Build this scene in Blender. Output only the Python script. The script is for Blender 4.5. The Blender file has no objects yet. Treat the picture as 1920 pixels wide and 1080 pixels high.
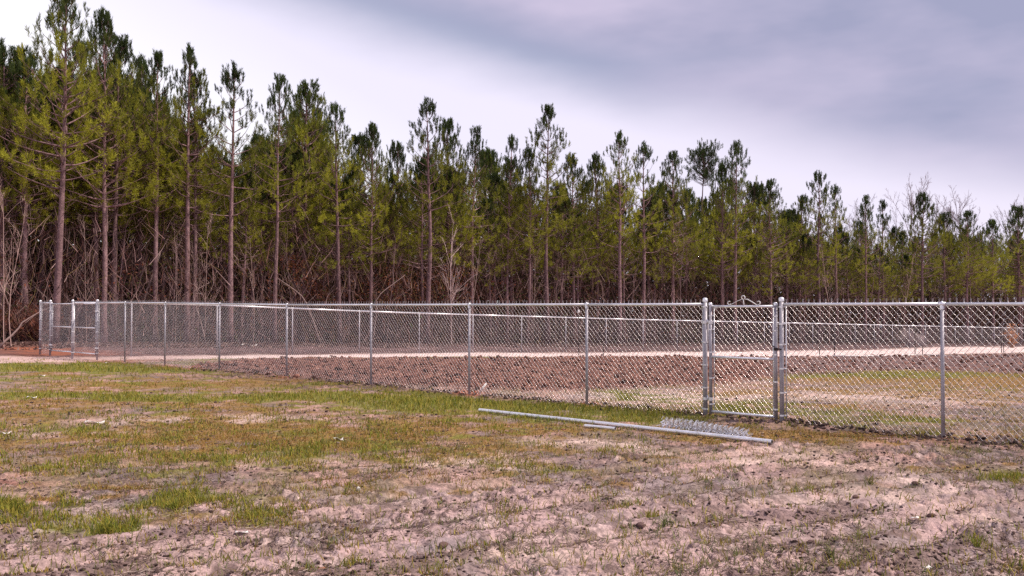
import bpy, math, random
import numpy as np
from mathutils import Vector, Matrix

rng = np.random.default_rng(7)
random.seed(7)
S = bpy.context.scene
COL = S.collection

# ------------------------------------------------------------------ camera, sky, sun, exposure
F = 1700.0            # focal length in pixels of the 1920 wide photograph
CAMZ = 1.71
HY = 574.0            # horizon row
cam_d = bpy.data.cameras.new('camera'); cam_d.sensor_width = 36.0; cam_d.lens = 36.0 * F / 1920.0
cam_d.clip_end = 3000.0
cam = bpy.data.objects.new('camera', cam_d); COL.objects.link(cam)
cam.location = (0, 0, CAMZ)
cam.rotation_euler = (math.radians(90) + math.atan((HY - 540) / F), 0, 0)
S.camera = cam

SUN_EL, SUN_AZ = math.radians(52), math.radians(-6)     # direction to the sun: azimuth measured from +X
sun_d = bpy.data.lights.new('sun', 'SUN'); sun_d.energy = 5.0; sun_d.angle = math.radians(2.5); sun_d.color = (1.0, 0.89, 0.77)
sun = bpy.data.objects.new('sun', sun_d); COL.objects.link(sun)
sdir = Vector((math.cos(SUN_EL) * math.cos(SUN_AZ), math.cos(SUN_EL) * math.sin(SUN_AZ), math.sin(SUN_EL)))
sun.rotation_euler = sdir.to_track_quat('Z', 'Y').to_euler()

W = bpy.data.worlds.new('World'); S.world = W; W.use_nodes = True
nt = W.node_tree; nt.nodes.clear()
def N(tree, t, **kw):
    n = tree.nodes.new(t)
    for k, v in kw.items(): setattr(n, k, v)
    return n
def math_node(tree, op, a, b=None, clamp=False):
    n = N(tree, 'ShaderNodeMath', operation=op); n.use_clamp = clamp
    for i, v in enumerate((a, b)):
        if v is None: continue
        if isinstance(v, (int, float)): n.inputs[i].default_value = v
        else: tree.links.new(v, n.inputs[i])
    return n.outputs[0]
def mix_col(tree, fac, a, b, blend='MIX'):
    n = N(tree, 'ShaderNodeMix', data_type='RGBA', blend_type=blend)
    for i, v in ((0, fac), (6, a), (7, b)):
        if isinstance(v, (int, float)): n.inputs[i].default_value = v
        elif isinstance(v, tuple): n.inputs[i].default_value = v + (1,) if len(v) == 3 else v
        else: tree.links.new(v, n.inputs[i])
    return n.outputs[2]
sky = N(nt, 'ShaderNodeTexSky', sky_type='NISHITA'); sky.sun_disc = False
sky.sun_elevation = SUN_EL; sky.sun_rotation = math.pi / 2 - SUN_AZ
sky.air_density = 1.0; sky.dust_density = 1.5
skyb = mix_col(nt, 1.0, sky.outputs[0], (0.1, 0.1, 0.1), 'MULTIPLY')
tc = N(nt, 'ShaderNodeTexCoord')
sep = N(nt, 'ShaderNodeSeparateXYZ'); nt.links.new(tc.outputs['Generated'], sep.inputs[0])
def wnoise(scale, detail, rough, stretch):
    m = N(nt, 'ShaderNodeMapping'); m.inputs['Scale'].default_value = stretch; m.inputs['Rotation'].default_value = (0, math.radians(14), 0)
    nt.links.new(tc.outputs['Generated'], m.inputs[0])
    n = N(nt, 'ShaderNodeTexNoise'); n.inputs['Scale'].default_value = scale; n.inputs['Detail'].default_value = detail; n.inputs['Roughness'].default_value = rough
    nt.links.new(m.outputs[0], n.inputs['Vector']); return n.outputs['Fac']
n1 = wnoise(2.2, 5, 0.5, (1, 1, 2.6)); n2 = wnoise(5.0, 4, 0.5, (1, 1, 3.0))
# a thick cloud sheet whose soft edge slants down to the right; below it thinner bright cloud
s = math_node(nt, 'ADD', sep.outputs[2], math_node(nt, 'MULTIPLY', sep.outputs[0], 0.27))
s = math_node(nt, 'SUBTRACT', s, 0.24)
s = math_node(nt, 'ADD', s, math_node(nt, 'MULTIPLY', math_node(nt, 'SUBTRACT', n1, 0.5), 0.10))
mr = N(nt, 'ShaderNodeMapRange', interpolation_type='SMOOTHSTEP'); nt.links.new(s, mr.inputs[0])
mr.inputs[1].default_value = -0.025; mr.inputs[2].default_value = 0.06
sheet = mr.outputs[0]
lowr = N(nt, 'ShaderNodeValToRGB'); nt.links.new(math_node(nt, 'ADD', sep.outputs[2], math_node(nt, 'MULTIPLY', sep.outputs[0], 0.55)), lowr.inputs[0])
cr = lowr.color_ramp; cr.elements[0].position = 0.0; cr.elements[0].color = (1.06, 1.04, 1.10, 1)
cr.elements[1].position = 0.6; cr.elements[1].color = (0.88, 0.79, 0.94, 1)
e = cr.elements.new(0.14); e.color = (0.90, 0.85, 1.02, 1)
thick = N(nt, 'ShaderNodeValToRGB'); nt.links.new(math_node(nt, 'ADD', math_node(nt, 'MULTIPLY', n1, 0.6), math_node(nt, 'MULTIPLY', n2, 0.4)), thick.inputs[0])
tr = thick.color_ramp; tr.elements[0].position = 0.40; tr.elements[0].color = (0.365, 0.37, 0.535, 1)
tr.elements[1].position = 0.60; tr.elements[1].color = (0.63, 0.56, 0.735, 1)
mr2 = N(nt, 'ShaderNodeMapRange', interpolation_type='SMOOTHSTEP'); nt.links.new(s, mr2.inputs[0])
mr2.inputs[1].default_value = 0.03; mr2.inputs[2].default_value = 0.10
mr3 = N(nt, 'ShaderNodeMapRange', interpolation_type='SMOOTHSTEP'); nt.links.new(sep.outputs[0], mr3.inputs[0])
mr3.inputs[1].default_value = 0.02; mr3.inputs[2].default_value = 0.26
deep = mix_col(nt, math_node(nt, 'MAXIMUM', mr2.outputs[0], math_node(nt, 'MULTIPLY', mr3.outputs[0], 0.85)), (0.33, 0.365, 0.53), thick.outputs[0])
cloud = mix_col(nt, sheet, lowr.outputs[0], deep)
final = mix_col(nt, 0.93, skyb, cloud)
bg = N(nt, 'ShaderNodeBackground'); nt.links.new(final, bg.inputs[0]); bg.inputs[1].default_value = 1.0
wo = N(nt, 'ShaderNodeOutputWorld'); nt.links.new(bg.outputs[0], wo.inputs[0])

S.view_settings.view_transform = 'Standard'; S.view_settings.look = 'None'
S.view_settings.exposure = 0.1; S.view_settings.gamma = 1.0; S.view_settings.use_curve_mapping = False
S.cycles.use_denoising = False; S.cycles.sample_clamp_indirect = 4.0
S.cycles.max_bounces = 6; S.cycles.diffuse_bounces = 3; S.cycles.glossy_bounces = 2
S.cycles.transmission_bounces = 3; S.cycles.transparent_max_bounces = 4
S.cycles.caustics_reflective = False; S.cycles.caustics_refractive = False

# ------------------------------------------------------------------ helpers
def hash2(i, j, seed):
    n = (i.astype(np.int64) * 374761393 + j.astype(np.int64) * 668265263 + seed * 1442695041) & 0xffffffff
    n = ((n ^ (n >> 13)) * 1274126177) & 0xffffffff
    n = n ^ (n >> 16)
    return (n & 0xffffff) / float(0xffffff)
def vnoise(x, y, seed=0):
    x = np.asarray(x, float); y = np.asarray(y, float)
    i = np.floor(x); j = np.floor(y); u = x - i; v = y - j
    i = i.astype(np.int64); j = j.astype(np.int64)
    u = u * u * (3 - 2 * u); v = v * v * (3 - 2 * v)
    a = hash2(i, j, seed); b = hash2(i + 1, j, seed); c = hash2(i, j + 1, seed); d = hash2(i + 1, j + 1, seed)
    return a + (b - a) * u + (c - a) * v + (a - b - c + d) * u * v
def fbm(x, y, seed=0, octs=4, gain=0.5):
    t = 0; a = 1; n = 0
    for k in range(octs):
        c_, s_ = math.cos(0.7 + 1.3 * k), math.sin(0.7 + 1.3 * k); f_ = 2.03 ** k
        t = t + a * vnoise((x * c_ - y * s_) * f_ + 13.7 * k, (x * s_ + y * c_) * f_ - 7.3 * k, seed + k); n += a; a *= gain
    return t / n
def sstep(a, b, x):
    t = np.clip((x - a) / (b - a), 0, 1); return t * t * (3 - 2 * t)

def drop(X, Y):
    u = X + Y
    t = np.maximum(u - 19.0, 0)
    return np.minimum(0.0205 * t, 0.74 + 0.0172 * (t - 36)) * sstep(0, 4, t)
def to_photo(X, Y):
    Yc = np.maximum(Y, 0.5)
    return 960 + F * X / Yc, HY + F * (CAMZ + drop(X, Y)) / Yc

def ell(px, py, L):
    m = np.zeros_like(px)
    for cx, cy, rx, ry, a in L:
        q = ((px - cx) / rx) ** 2 + ((py - cy) / ry) ** 2
        m = np.maximum(m, a * np.exp(-q ** 1.4 * 0.9))
    return m
def fence_base(px): return HY + 0.0933 * (px + 890)

GREEN = [(120,690,330,9,1.0),(400,694,90,6,.6),(130,744,420,9,.75),(620,746,330,12,.85),(960,760,330,15,1.0),(1240,772,220,14,.95),(1080,780,200,10,.7),
         (300,752,150,8,.9),(780,752,150,16,1.0),(690,838,60,7,.8),(340,940,130,26,.62),(205,990,60,16,.75),(110,975,110,24,.42),(8,942,34,13,.9),
         (470,955,70,20,.45),(120,935,40,10,.6),(1860,885,70,14,.5),(1240,975,35,9,.7),(560,700,120,5,.3),(1420,800,100,8,.3)]
RUST = [(350,718,430,12,.7),(480,815,480,30,.9),(850,800,300,22,.75),(1530,815,170,15,1.0),(1330,806,150,12,.8),(150,850,200,26,.4),(230,903,100,9,.8),
        (62,922,50,6,.7),(960,885,320,20,.35),(700,900,300,22,.3),(420,965,300,30,.3),(1150,850,250,15,.35),(1780,860,200,12,.25),(60,870,150,30,.35),(0,760,200,10,.4)]
PALE = [(170,806,200,7,.9),(420,786,260,6,.85),(860,862,130,9,.9),(1100,828,110,9,1.0),(1180,838,90,7,.7),(1420,848,140,8,.5),(1480,868,150,8,.6),(150,945,80,10,.5),
        (30,812,80,6,.8),(980,1045,130,10,.6),(1640,945,130,10,.7),(560,860,120,9,.5),(1700,905,150,9,.6),(1800,965,100,8,.5),(700,870,70,10,.4)]
TOPX = [300, 380, 450, 560, 1000, 1100, 1320, 1500, 1700, 1920]
TOPY = [700, 684, 676, 672, 671, 668, 668, 669, 667, 664]
BOTX = [300, 540, 700, 1000, 1100, 1320, 1480, 1700, 1920]
BOTY = [700, 708, 722, 733, 731, 722, 704, 692, 700]
PX = [-600, 0, 150, 250, 400, 650, 860, 1100, 1300, 1480, 1600, 1700, 1760, 1920, 2400]
PT = [668, 668, 670, 667.5, 667, 664.5, 661, 662, 660, 658, 656.5, 653.5, 650.5, 650, 648]
PB = [682, 681, 679, 673, 673, 671, 668, 669.5, 668.5, 668.5, 668.5, 667, 664, 660.5, 656]
def zones(X, Y):
    px, py = to_photo(X, Y)
    front = (Y > 1.5)
    wob = (fbm(X * 0.7, Y * 0.7, 11, 3) - 0.5)
    wob2 = (fbm(X * 2.6, Y * 2.6, 21, 3) - 0.5)
    sx = px + 90 * wob + 30 * wob2
    sc = np.clip((py - 640) / 120, 0.08, 2.0)          # jitter shrinks with distance
    sy = py + (26 * wob + 14 * wob2) * sc
    fb = fence_base(px)
    inside = sstep(3, -3, py - fb) * (px > 80)
    green = ell(sx, sy, GREEN) * (1 - inside); rust = ell(sx, sy, RUST) * (1 - inside); pale = ell(sx, sy, PALE) * (1 - inside)
    # thin, patchy cover of low grass over most of the left and middle field
    cover = sstep(905, 850, py + 60 * wob) * sstep(1350, 950, px + 200 * wob) * (1 - inside)
    rust = np.maximum(rust, inside * sstep(1150, 1350, px) * sstep(695, 706, py) * (.32 + .8 * wob + .5 * wob2))
    rust = np.maximum(rust, cover * (.44 + .5 * wob)); green = np.maximum(green, cover * (.27 - .6 * wob + .4 * wob2))
    # inside the enclosure
    gi = ell(sx, py + 3 * wob2, [(680,674,300,4,.8),(900,671,200,3.5,.8),(1520,702,120,6,.9),(360,682,60,6,.5)])
    ri = ell(sx, py + 5 * wob2, [(1760,706,320,15,1.0),(1900,720,250,12,.7)])
    gi = np.maximum(gi, 0.75 * ell(sx, py + 5 * wob2, [(1700,702,260,8,.9),(1800,730,200,8,.4)]))
    near_fence = sstep(-55, -25, py - fb - 22 * wob) * (px > 1080) * sstep(1050, 1180, px)
    gi = np.maximum(gi, near_fence * (0.5 + 1.3 * wob2 + .5 * wob) * sstep(1900, 1700, px))
    pi_ = ell(sx, py + 6 * wob2, [(1250,745,180,12,.8),(1600,742,260,9,.8),(1780,752,160,9,.5)])
    green = np.maximum(green, gi * inside); rust = np.maximum(rust, ri * inside); pale = np.maximum(pale, pi_ * inside)
    jt = 3.0 * wob2
    tilled = sstep(-2, 2, py + jt - np.interp(px, TOPX, TOPY)) * sstep(3, -3, py + 1.6 * jt - np.interp(px, BOTX, BOTY)) * sstep(290, 380, px) * inside
    path = sstep(-0.8, 0.8, py + 0.5 * jt - np.interp(px, PX, PT)) * sstep(0.8, -0.8, py + 0.5 * jt - np.interp(px, PX, PB))
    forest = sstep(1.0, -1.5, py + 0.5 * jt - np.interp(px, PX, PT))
    mud = np.exp(-((py - fb + 3 + 10 * wob2) / 7.0) ** 2) * sstep(330, 480, px) * (0.35 + 0.65 * sstep(1150, 1250, px))
    mud = np.maximum(mud, 0.8 * ell(sx, sy, [(460,705,160,4,1),(620,722,140,4,1),(1600,800,200,6,.9),(1260,778,50,5,.9)]))
    clay = ell(px + 6 * wob2 * 8, py + 4 * wob2, [(310,688,22,3,1),(355,690,30,2.5,.9),(880,738,36,4,1),(1100,758,24,3.5,.9),(540,709,24,2.5,.7),(60,655,90,6,1),(120,663,110,5,.9),(1322,778,26,3,.4),(1766,826,60,5,.5),
                                                     (30,905,50,5,.5),(60,938,30,4,.5),(220,676,70,3,.7),(610,1062,40,5,.5)])
    for m in (green, rust, pale, tilled, path, forest, mud, clay): m *= front
    return dict(px=px, py=py, inside=inside, green=green, rust=rust, pale=pale, tilled=tilled, path=path, forest=forest, mud=mud, clay=clay)

def height(X, Y, z=None, detail=True):
    if z is None: z = zones(X, Y)
    h = -drop(X, Y) + 0.05 * (fbm(X * 0.35, Y * 0.35, 3, 3) - 0.5)
    if detail:
        r = np.hypot(X, Y)
        veg = np.clip(z['green'] + z['rust'] * 0.8 + z['path'] * 0.9 + z['pale'] * 0.5, 0, 1)
        a = (-0.52 * X + 0.85 * Y)            # across the harrow rows
        rows = np.sin(a * 2 * math.pi / 0.42 + 5 * (fbm(X * 0.8, Y * 0.8, 5, 2) - 0.5))
        near = sstep(14, 9, r)
        h = h + near * (1 - veg) * 0.026 * rows * (0.4 + fbm(X * .9, Y * .9, 8, 2))
        c1 = np.abs(fbm(X * 7, Y * 7, 31, 3) - 0.5) * 2
        c2 = fbm(X * 22, Y * 22, 41, 2)
        patch = sstep(0.42, 0.62, fbm(X * 1.3, Y * 1.3, 51, 3))
        lump = sstep(0.56, 0.70, fbm(X * 13, Y * 13, 61, 2))
        fade = sstep(45, 16, r)
        h = h + fade * ((1 - veg) * (0.4 + 0.6 * patch) * (0.04 * (0.5 - c1) * 0.6 + 0.034 * lump + 0.016 * (c2 - .5)) + 0.008 * (c2 - .5))
        h = h + z['tilled'] * (0.07 * sstep(.42, .62, fbm(X * 5.5, Y * 5.5, 71, 3)) + 0.07 * (fbm(X * 8, Y * 8, 81, 2) - .5))
        h = h + z['mud'] * (0.05 * sstep(.45, .75, fbm(X * 9, Y * 9, 91, 2)))
        h = h + z['forest'] * 0.15 * (fbm(X * .8, Y * .8, 95, 3) - 0.3)
    return h
def gz(x, y):
    return float(height(np.array([float(x)]), np.array([float(y)]))[0])
def at(px, py):
    """point of the ground seen at a pixel of the photograph"""
    Y = 10.0
    for _ in range(60):
        X = (px - 960) / F * Y
        Y = 0.5 * Y + 0.5 * F * (CAMZ + float(drop(X, Y))) / (py - HY)
    X = (px - 960) / F * Y
    return X, Y, gz(X, Y)

def mk(name, V, Fs, mat, parent=None, col=None, smooth=False, off=None):
    """one mesh object from world-space arrays; Fs is a list of (n,3) or (n,4) arrays"""
    me = bpy.data.meshes.new(name)
    V = np.asarray(V, float)
    if off is not None: V = V - np.asarray(off, float)
    if not isinstance(Fs, list): Fs = [Fs]
    Fs = [np.asarray(f, np.int32) for f in Fs if len(f)]
    me.vertices.add(len(V)); me.vertices.foreach_set('co', V.astype(np.float32).ravel())
    nl = sum(f.size for f in Fs); npoly = sum(len(f) for f in Fs)
    me.loops.add(nl); me.loops.foreach_set('vertex_index', np.concatenate([f.ravel() for f in Fs]))
    me.polygons.add(npoly)
    tot = np.concatenate([np.full(len(f), f.shape[1], np.int32) for f in Fs])
    st = np.concatenate([[0], np.cumsum(tot)[:-1]]).astype(np.int32)
    me.polygons.foreach_set('loop_start', st); me.polygons.foreach_set('loop_total', tot)
    if smooth: me.polygons.foreach_set('use_smooth', np.ones(npoly, bool))
    me.update(calc_edges=True)
    if col is not None:
        at_ = me.attributes.new('Col', 'FLOAT_COLOR', 'POINT')
        c = np.ones((len(V), 4), np.float32); c[:, :3] = col
        at_.data.foreach_set('color', c.ravel())
    me.materials.append(mat)
    o = bpy.data.objects.new(name, me); COL.objects.link(o)
    if parent is not None: o.parent = parent
    return o
def tag(o, label=None, cat=None, group=None, kind=None):
    for k, v in (('label', label), ('category', cat), ('group', group), ('kind', kind)):
        if v: o[k] = v
    return o
def empty(name, loc=(0, 0, 0), rz=0.0, sc=1.0):
    o = bpy.data.objects.new(name, None); COL.objects.link(o)
    o.location = loc; o.rotation_euler = (0, 0, rz); o.scale = (sc, sc, sc); o.empty_display_size = 0.2
    return o
def cp(o, parent=None):
    c = o.copy(); COL.objects.link(c)
    if parent is not None: c.parent = parent
    return c

def prisms(A, B, ra, rb=None, sides=4, ends=False):
    """n straight tapered bars as arrays"""
    A = np.asarray(A, float); B = np.asarray(B, float); n = len(A)
    ra = np.broadcast_to(np.asarray(ra, float), (n,)); rb = ra if rb is None else np.broadcast_to(np.asarray(rb, float), (n,))
    d = B - A; L = np.linalg.norm(d, axis=1, keepdims=True); d = d / np.maximum(L, 1e-9)
    ref = np.where(np.abs(d[:, 2:3]) > 0.9, np.array([[1., 0, 0]]), np.array([[0, 0, 1.]]))
    u = np.cross(d, ref); u /= np.linalg.norm(u, axis=1, keepdims=True); v = np.cross(d, u)
    ang = np.arange(sides) * 2 * math.pi / sides
    ring = u[:, None, :] * np.cos(ang)[None, :, None] + v[:, None, :] * np.sin(ang)[None, :, None]
    VA = A[:, None, :] + ring * ra[:, None, None]; VB = B[:, None, :] + ring * rb[:, None, None]
    V = np.concatenate([VA, VB], axis=1).reshape(-1, 3)
    b = np.arange(n)[:, None] * 2 * sides; k = np.arange(sides)[None, :]; k2 = (k + 1) % sides
    Q = np.stack([b + k, b + k2, b + sides + k2, b + sides + k], axis=2).reshape(-1, 4)
    return V, Q
def tube(pts, r, sides=8, cap=True):
    """one continuous tube through the points"""
    P = np.asarray(pts, float); n = len(P); r = np.broadcast_to(np.asarray(r, float), (n,))
    T = np.gradient(P, axis=0); T /= np.maximum(np.linalg.norm(T, axis=1, keepdims=True), 1e-9)
    u = np.cross(T[0], (0, 0, 1.0))
    if np.linalg.norm(u) < 0.1: u = np.cross(T[0], (1.0, 0, 0))
    u /= np.linalg.norm(u); V = []
    for i in range(n):
        u = u - T[i] * np.dot(u, T[i]); u /= np.linalg.norm(u); w = np.cross(T[i], u)
        for k in range(sides):
            a = 2 * math.pi * k / sides
            V.append(P[i] + r[i] * (u * math.cos(a) + w * math.sin(a)))
    Q = [[i * sides + k, i * sides + (k + 1) % sides, (i + 1) * sides + (k + 1) % sides, (i + 1) * sides + k] for i in range(n - 1) for k in range(sides)]
    Tn = []
    if cap:
        for i, idx in ((0, 0), (n - 1, (n - 1) * sides)):
            c = len(V); V.append(P[i])
            for k in range(sides):
                t = [idx + k, idx + (k + 1) % sides, c]; Tn.append(t if i else t[::-1])
    return np.array(V), [np.array(Q), np.array(Tn, dtype=int).reshape(-1, 3)]
def join(parts):
    """join several (V, [F...])"""
    Vs, out, o = [], {}, 0
    for V, Fs in parts:
        if not isinstance(Fs, list): Fs = [Fs]
        for f in Fs:
            if len(f): out.setdefault(f.shape[1], []).append(np.asarray(f) + o)
        Vs.append(V); o += len(V)
    return np.concatenate(Vs), [np.concatenate(v) for v in out.values()]
def box(c, s):
    x, y, z = np.array(s) / 2
    V = np.array([(a, b, d) for a in (-x, x) for b in (-y, y) for d in (-z, z)]) + np.array(c)
    Q = np.array([(0, 1, 3, 2), (4, 6, 7, 5), (0, 4, 5, 1), (2, 3, 7, 6), (0, 2, 6, 4), (1, 5, 7, 3)])
    return V, [Q]
def lathe(prof, sides=12, c=(0, 0, 0)):
    V = []; n = len(prof)
    for r, z in prof:
        for k in range(sides):
            a = 2 * math.pi * k / sides; V.append((c[0] + r * math.cos(a), c[1] + r * math.sin(a), c[2] + z))
    Q = [[i * sides + k, i * sides + (k + 1) % sides, (i + 1) * sides + (k + 1) % sides, (i + 1) * sides + k] for i in range(n - 1) for k in range(sides)]
    return np.array(V), [np.array(Q)]

# ------------------------------------------------------------------ materials
def material(name, base=(0.5, 0.5, 0.5), rough=0.9, metal=0.0, spec=0.3, use_col=False, noise=None, bump=None, trans=0.0, rnd=0.0, coords='Object'):
    m = bpy.data.materials.new(name); m.use_nodes = True; t = m.node_tree
    b = t.nodes['Principled BSDF']; b.inputs['Roughness'].default_value = rough; b.inputs['Metallic'].default_value = metal
    b.inputs['Specular IOR Level'].default_value = spec
    if use_col:
        a = N(t, 'ShaderNodeAttribute', attribute_name='Col'); c = a.outputs['Color']
    else:
        rgb = N(t, 'ShaderNodeRGB'); rgb.outputs[0].default_value = base + (1,); c = rgb.outputs[0]
    tcn = N(t, 'ShaderNodeTexCoord').outputs[coords]
    if noise:
        for sc_, amt, det in noise:
            n = N(t, 'ShaderNodeTexNoise'); n.inputs['Scale'].default_value = sc_; n.inputs['Detail'].default_value = det
            t.links.new(tcn, n.inputs['Vector'])
            r = N(t, 'ShaderNodeMapRange'); t.links.new(n.outputs['Fac'], r.inputs[0])
            r.inputs[1].default_value = 0.28; r.inputs[2].default_value = 0.72; r.inputs[3].default_value = 1 - amt; r.inputs[4].default_value = 1 + amt
            v = N(t, 'ShaderNodeVectorMath', operation='SCALE'); t.links.new(c, v.inputs[0]); t.links.new(r.outputs[0], v.inputs['Scale']); c = v.outputs[0]
    if rnd:
        oi = N(t, 'ShaderNodeObjectInfo'); r = N(t, 'ShaderNodeMapRange'); t.links.new(oi.outputs['Random'], r.inputs[0])
        r.inputs[3].default_value = 1 - rnd; r.inputs[4].default_value = 1 + rnd
        v = N(t, 'ShaderNodeVectorMath', operation='SCALE'); t.links.new(c, v.inputs[0]); t.links.new(r.outputs[0], v.inputs['Scale']); c = v.outputs[0]
    t.links.new(c, b.inputs['Base Color'])
    if bump:
        sc_, st = bump
        n = N(t, 'ShaderNodeTexNoise'); n.inputs['Scale'].default_value = sc_; n.inputs['Detail'].default_value = 5
        t.links.new(tcn, n.inputs['Vector'])
        bp = N(t, 'ShaderNodeBump'); bp.inputs['Strength'].default_value = st; bp.inputs['Distance'].default_value = 0.02
        t.links.new(n.outputs['Fac'], bp.inputs['Height']); t.links.new(bp.outputs[0], b.inputs['Normal'])
    if trans:
        tr_ = N(t, 'ShaderNodeBsdfTranslucent'); t.links.new(c, tr_.inputs[0])
        mx = N(t, 'ShaderNodeMixShader'); mx.inputs[0].default_value = trans
        t.links.new(b.outputs[0], mx.inputs[1]); t.links.new(tr_.outputs[0], mx.inputs[2])
        t.links.new(mx.outputs[0], t.nodes['Material Output'].inputs[0])
    return m
M_GROUND = material('soil', rough=0.95, spec=0.12, use_col=True, noise=[(3.0, .18, 5), (16, .32, 6), (55, .34, 4)], bump=(38, 1.0))
M_STEEL = material('galvanised_steel', (0.80, 0.80, 0.84), rough=0.38, metal=0.55, spec=0.5, noise=[(9, .14, 5), (60, .10, 3)])
M_POST = material('galvanised_post', (0.36, 0.34, 0.38), rough=0.55, metal=0.35, spec=0.5, noise=[(7, .2, 5), (50, .14, 3)])
M_WIRE = material('galvanised_wire', (0.49, 0.455, 0.47), rough=0.36, metal=1.0, spec=0.6, noise=[(4, .15, 2)])
M_OFF = material('bright_zinc_wire', (0.95, 0.94, 0.98), rough=0.3, metal=0.6, spec=0.6)
M_DARKIN = material('pipe_inside', (0.03, 0.03, 0.03), rough=0.9)  # near-black colour paints the shade inside the hollow pipe
M_NEEDLE = material('pine_needles', rough=0.6, spec=0.25, use_col=True, trans=0.40, rnd=0.28)
M_BARK = material('pine_bark', (0.24, 0.15, 0.155), rough=0.95, spec=0.1, noise=[(3, .3, 4), (14, .45, 5)], bump=(20, 1.0), rnd=0.3)
M_TWIG = material('bare_twigs', rough=0.9, spec=0.1, use_col=True, rnd=0.25)
M_GRASS = material('grass_blades', rough=0.7, spec=0.2, use_col=True, trans=0.3)
M_CLOD = material('clods', rough=0.97, spec=0.08, use_col=True, noise=[(40, .25, 4)])
M_LEAF = material('dry_leaves', rough=0.8, spec=0.15, use_col=True, trans=0.25)
M_DARK = material('dark_post_paint', (0.035, 0.022, 0.022), rough=0.7, noise=[(10, .3, 3)])
M_WHITE = material('white_plastic', (0.75, 0.74, 0.74), rough=0.5, noise=[(12, .12, 3)])
M_PAPER = material('pale_litter', (0.70, 0.66, 0.64), rough=0.8, noise=[(30, .25, 4)])
M_STONE = material('stone', (0.62, 0.58, 0.55), rough=0.85, noise=[(30, .3, 4)], bump=(60, .5))
M_WOOD = material('dead_wood', (0.27, 0.19, 0.175), rough=0.9, noise=[(20, .3, 4)])

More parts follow.
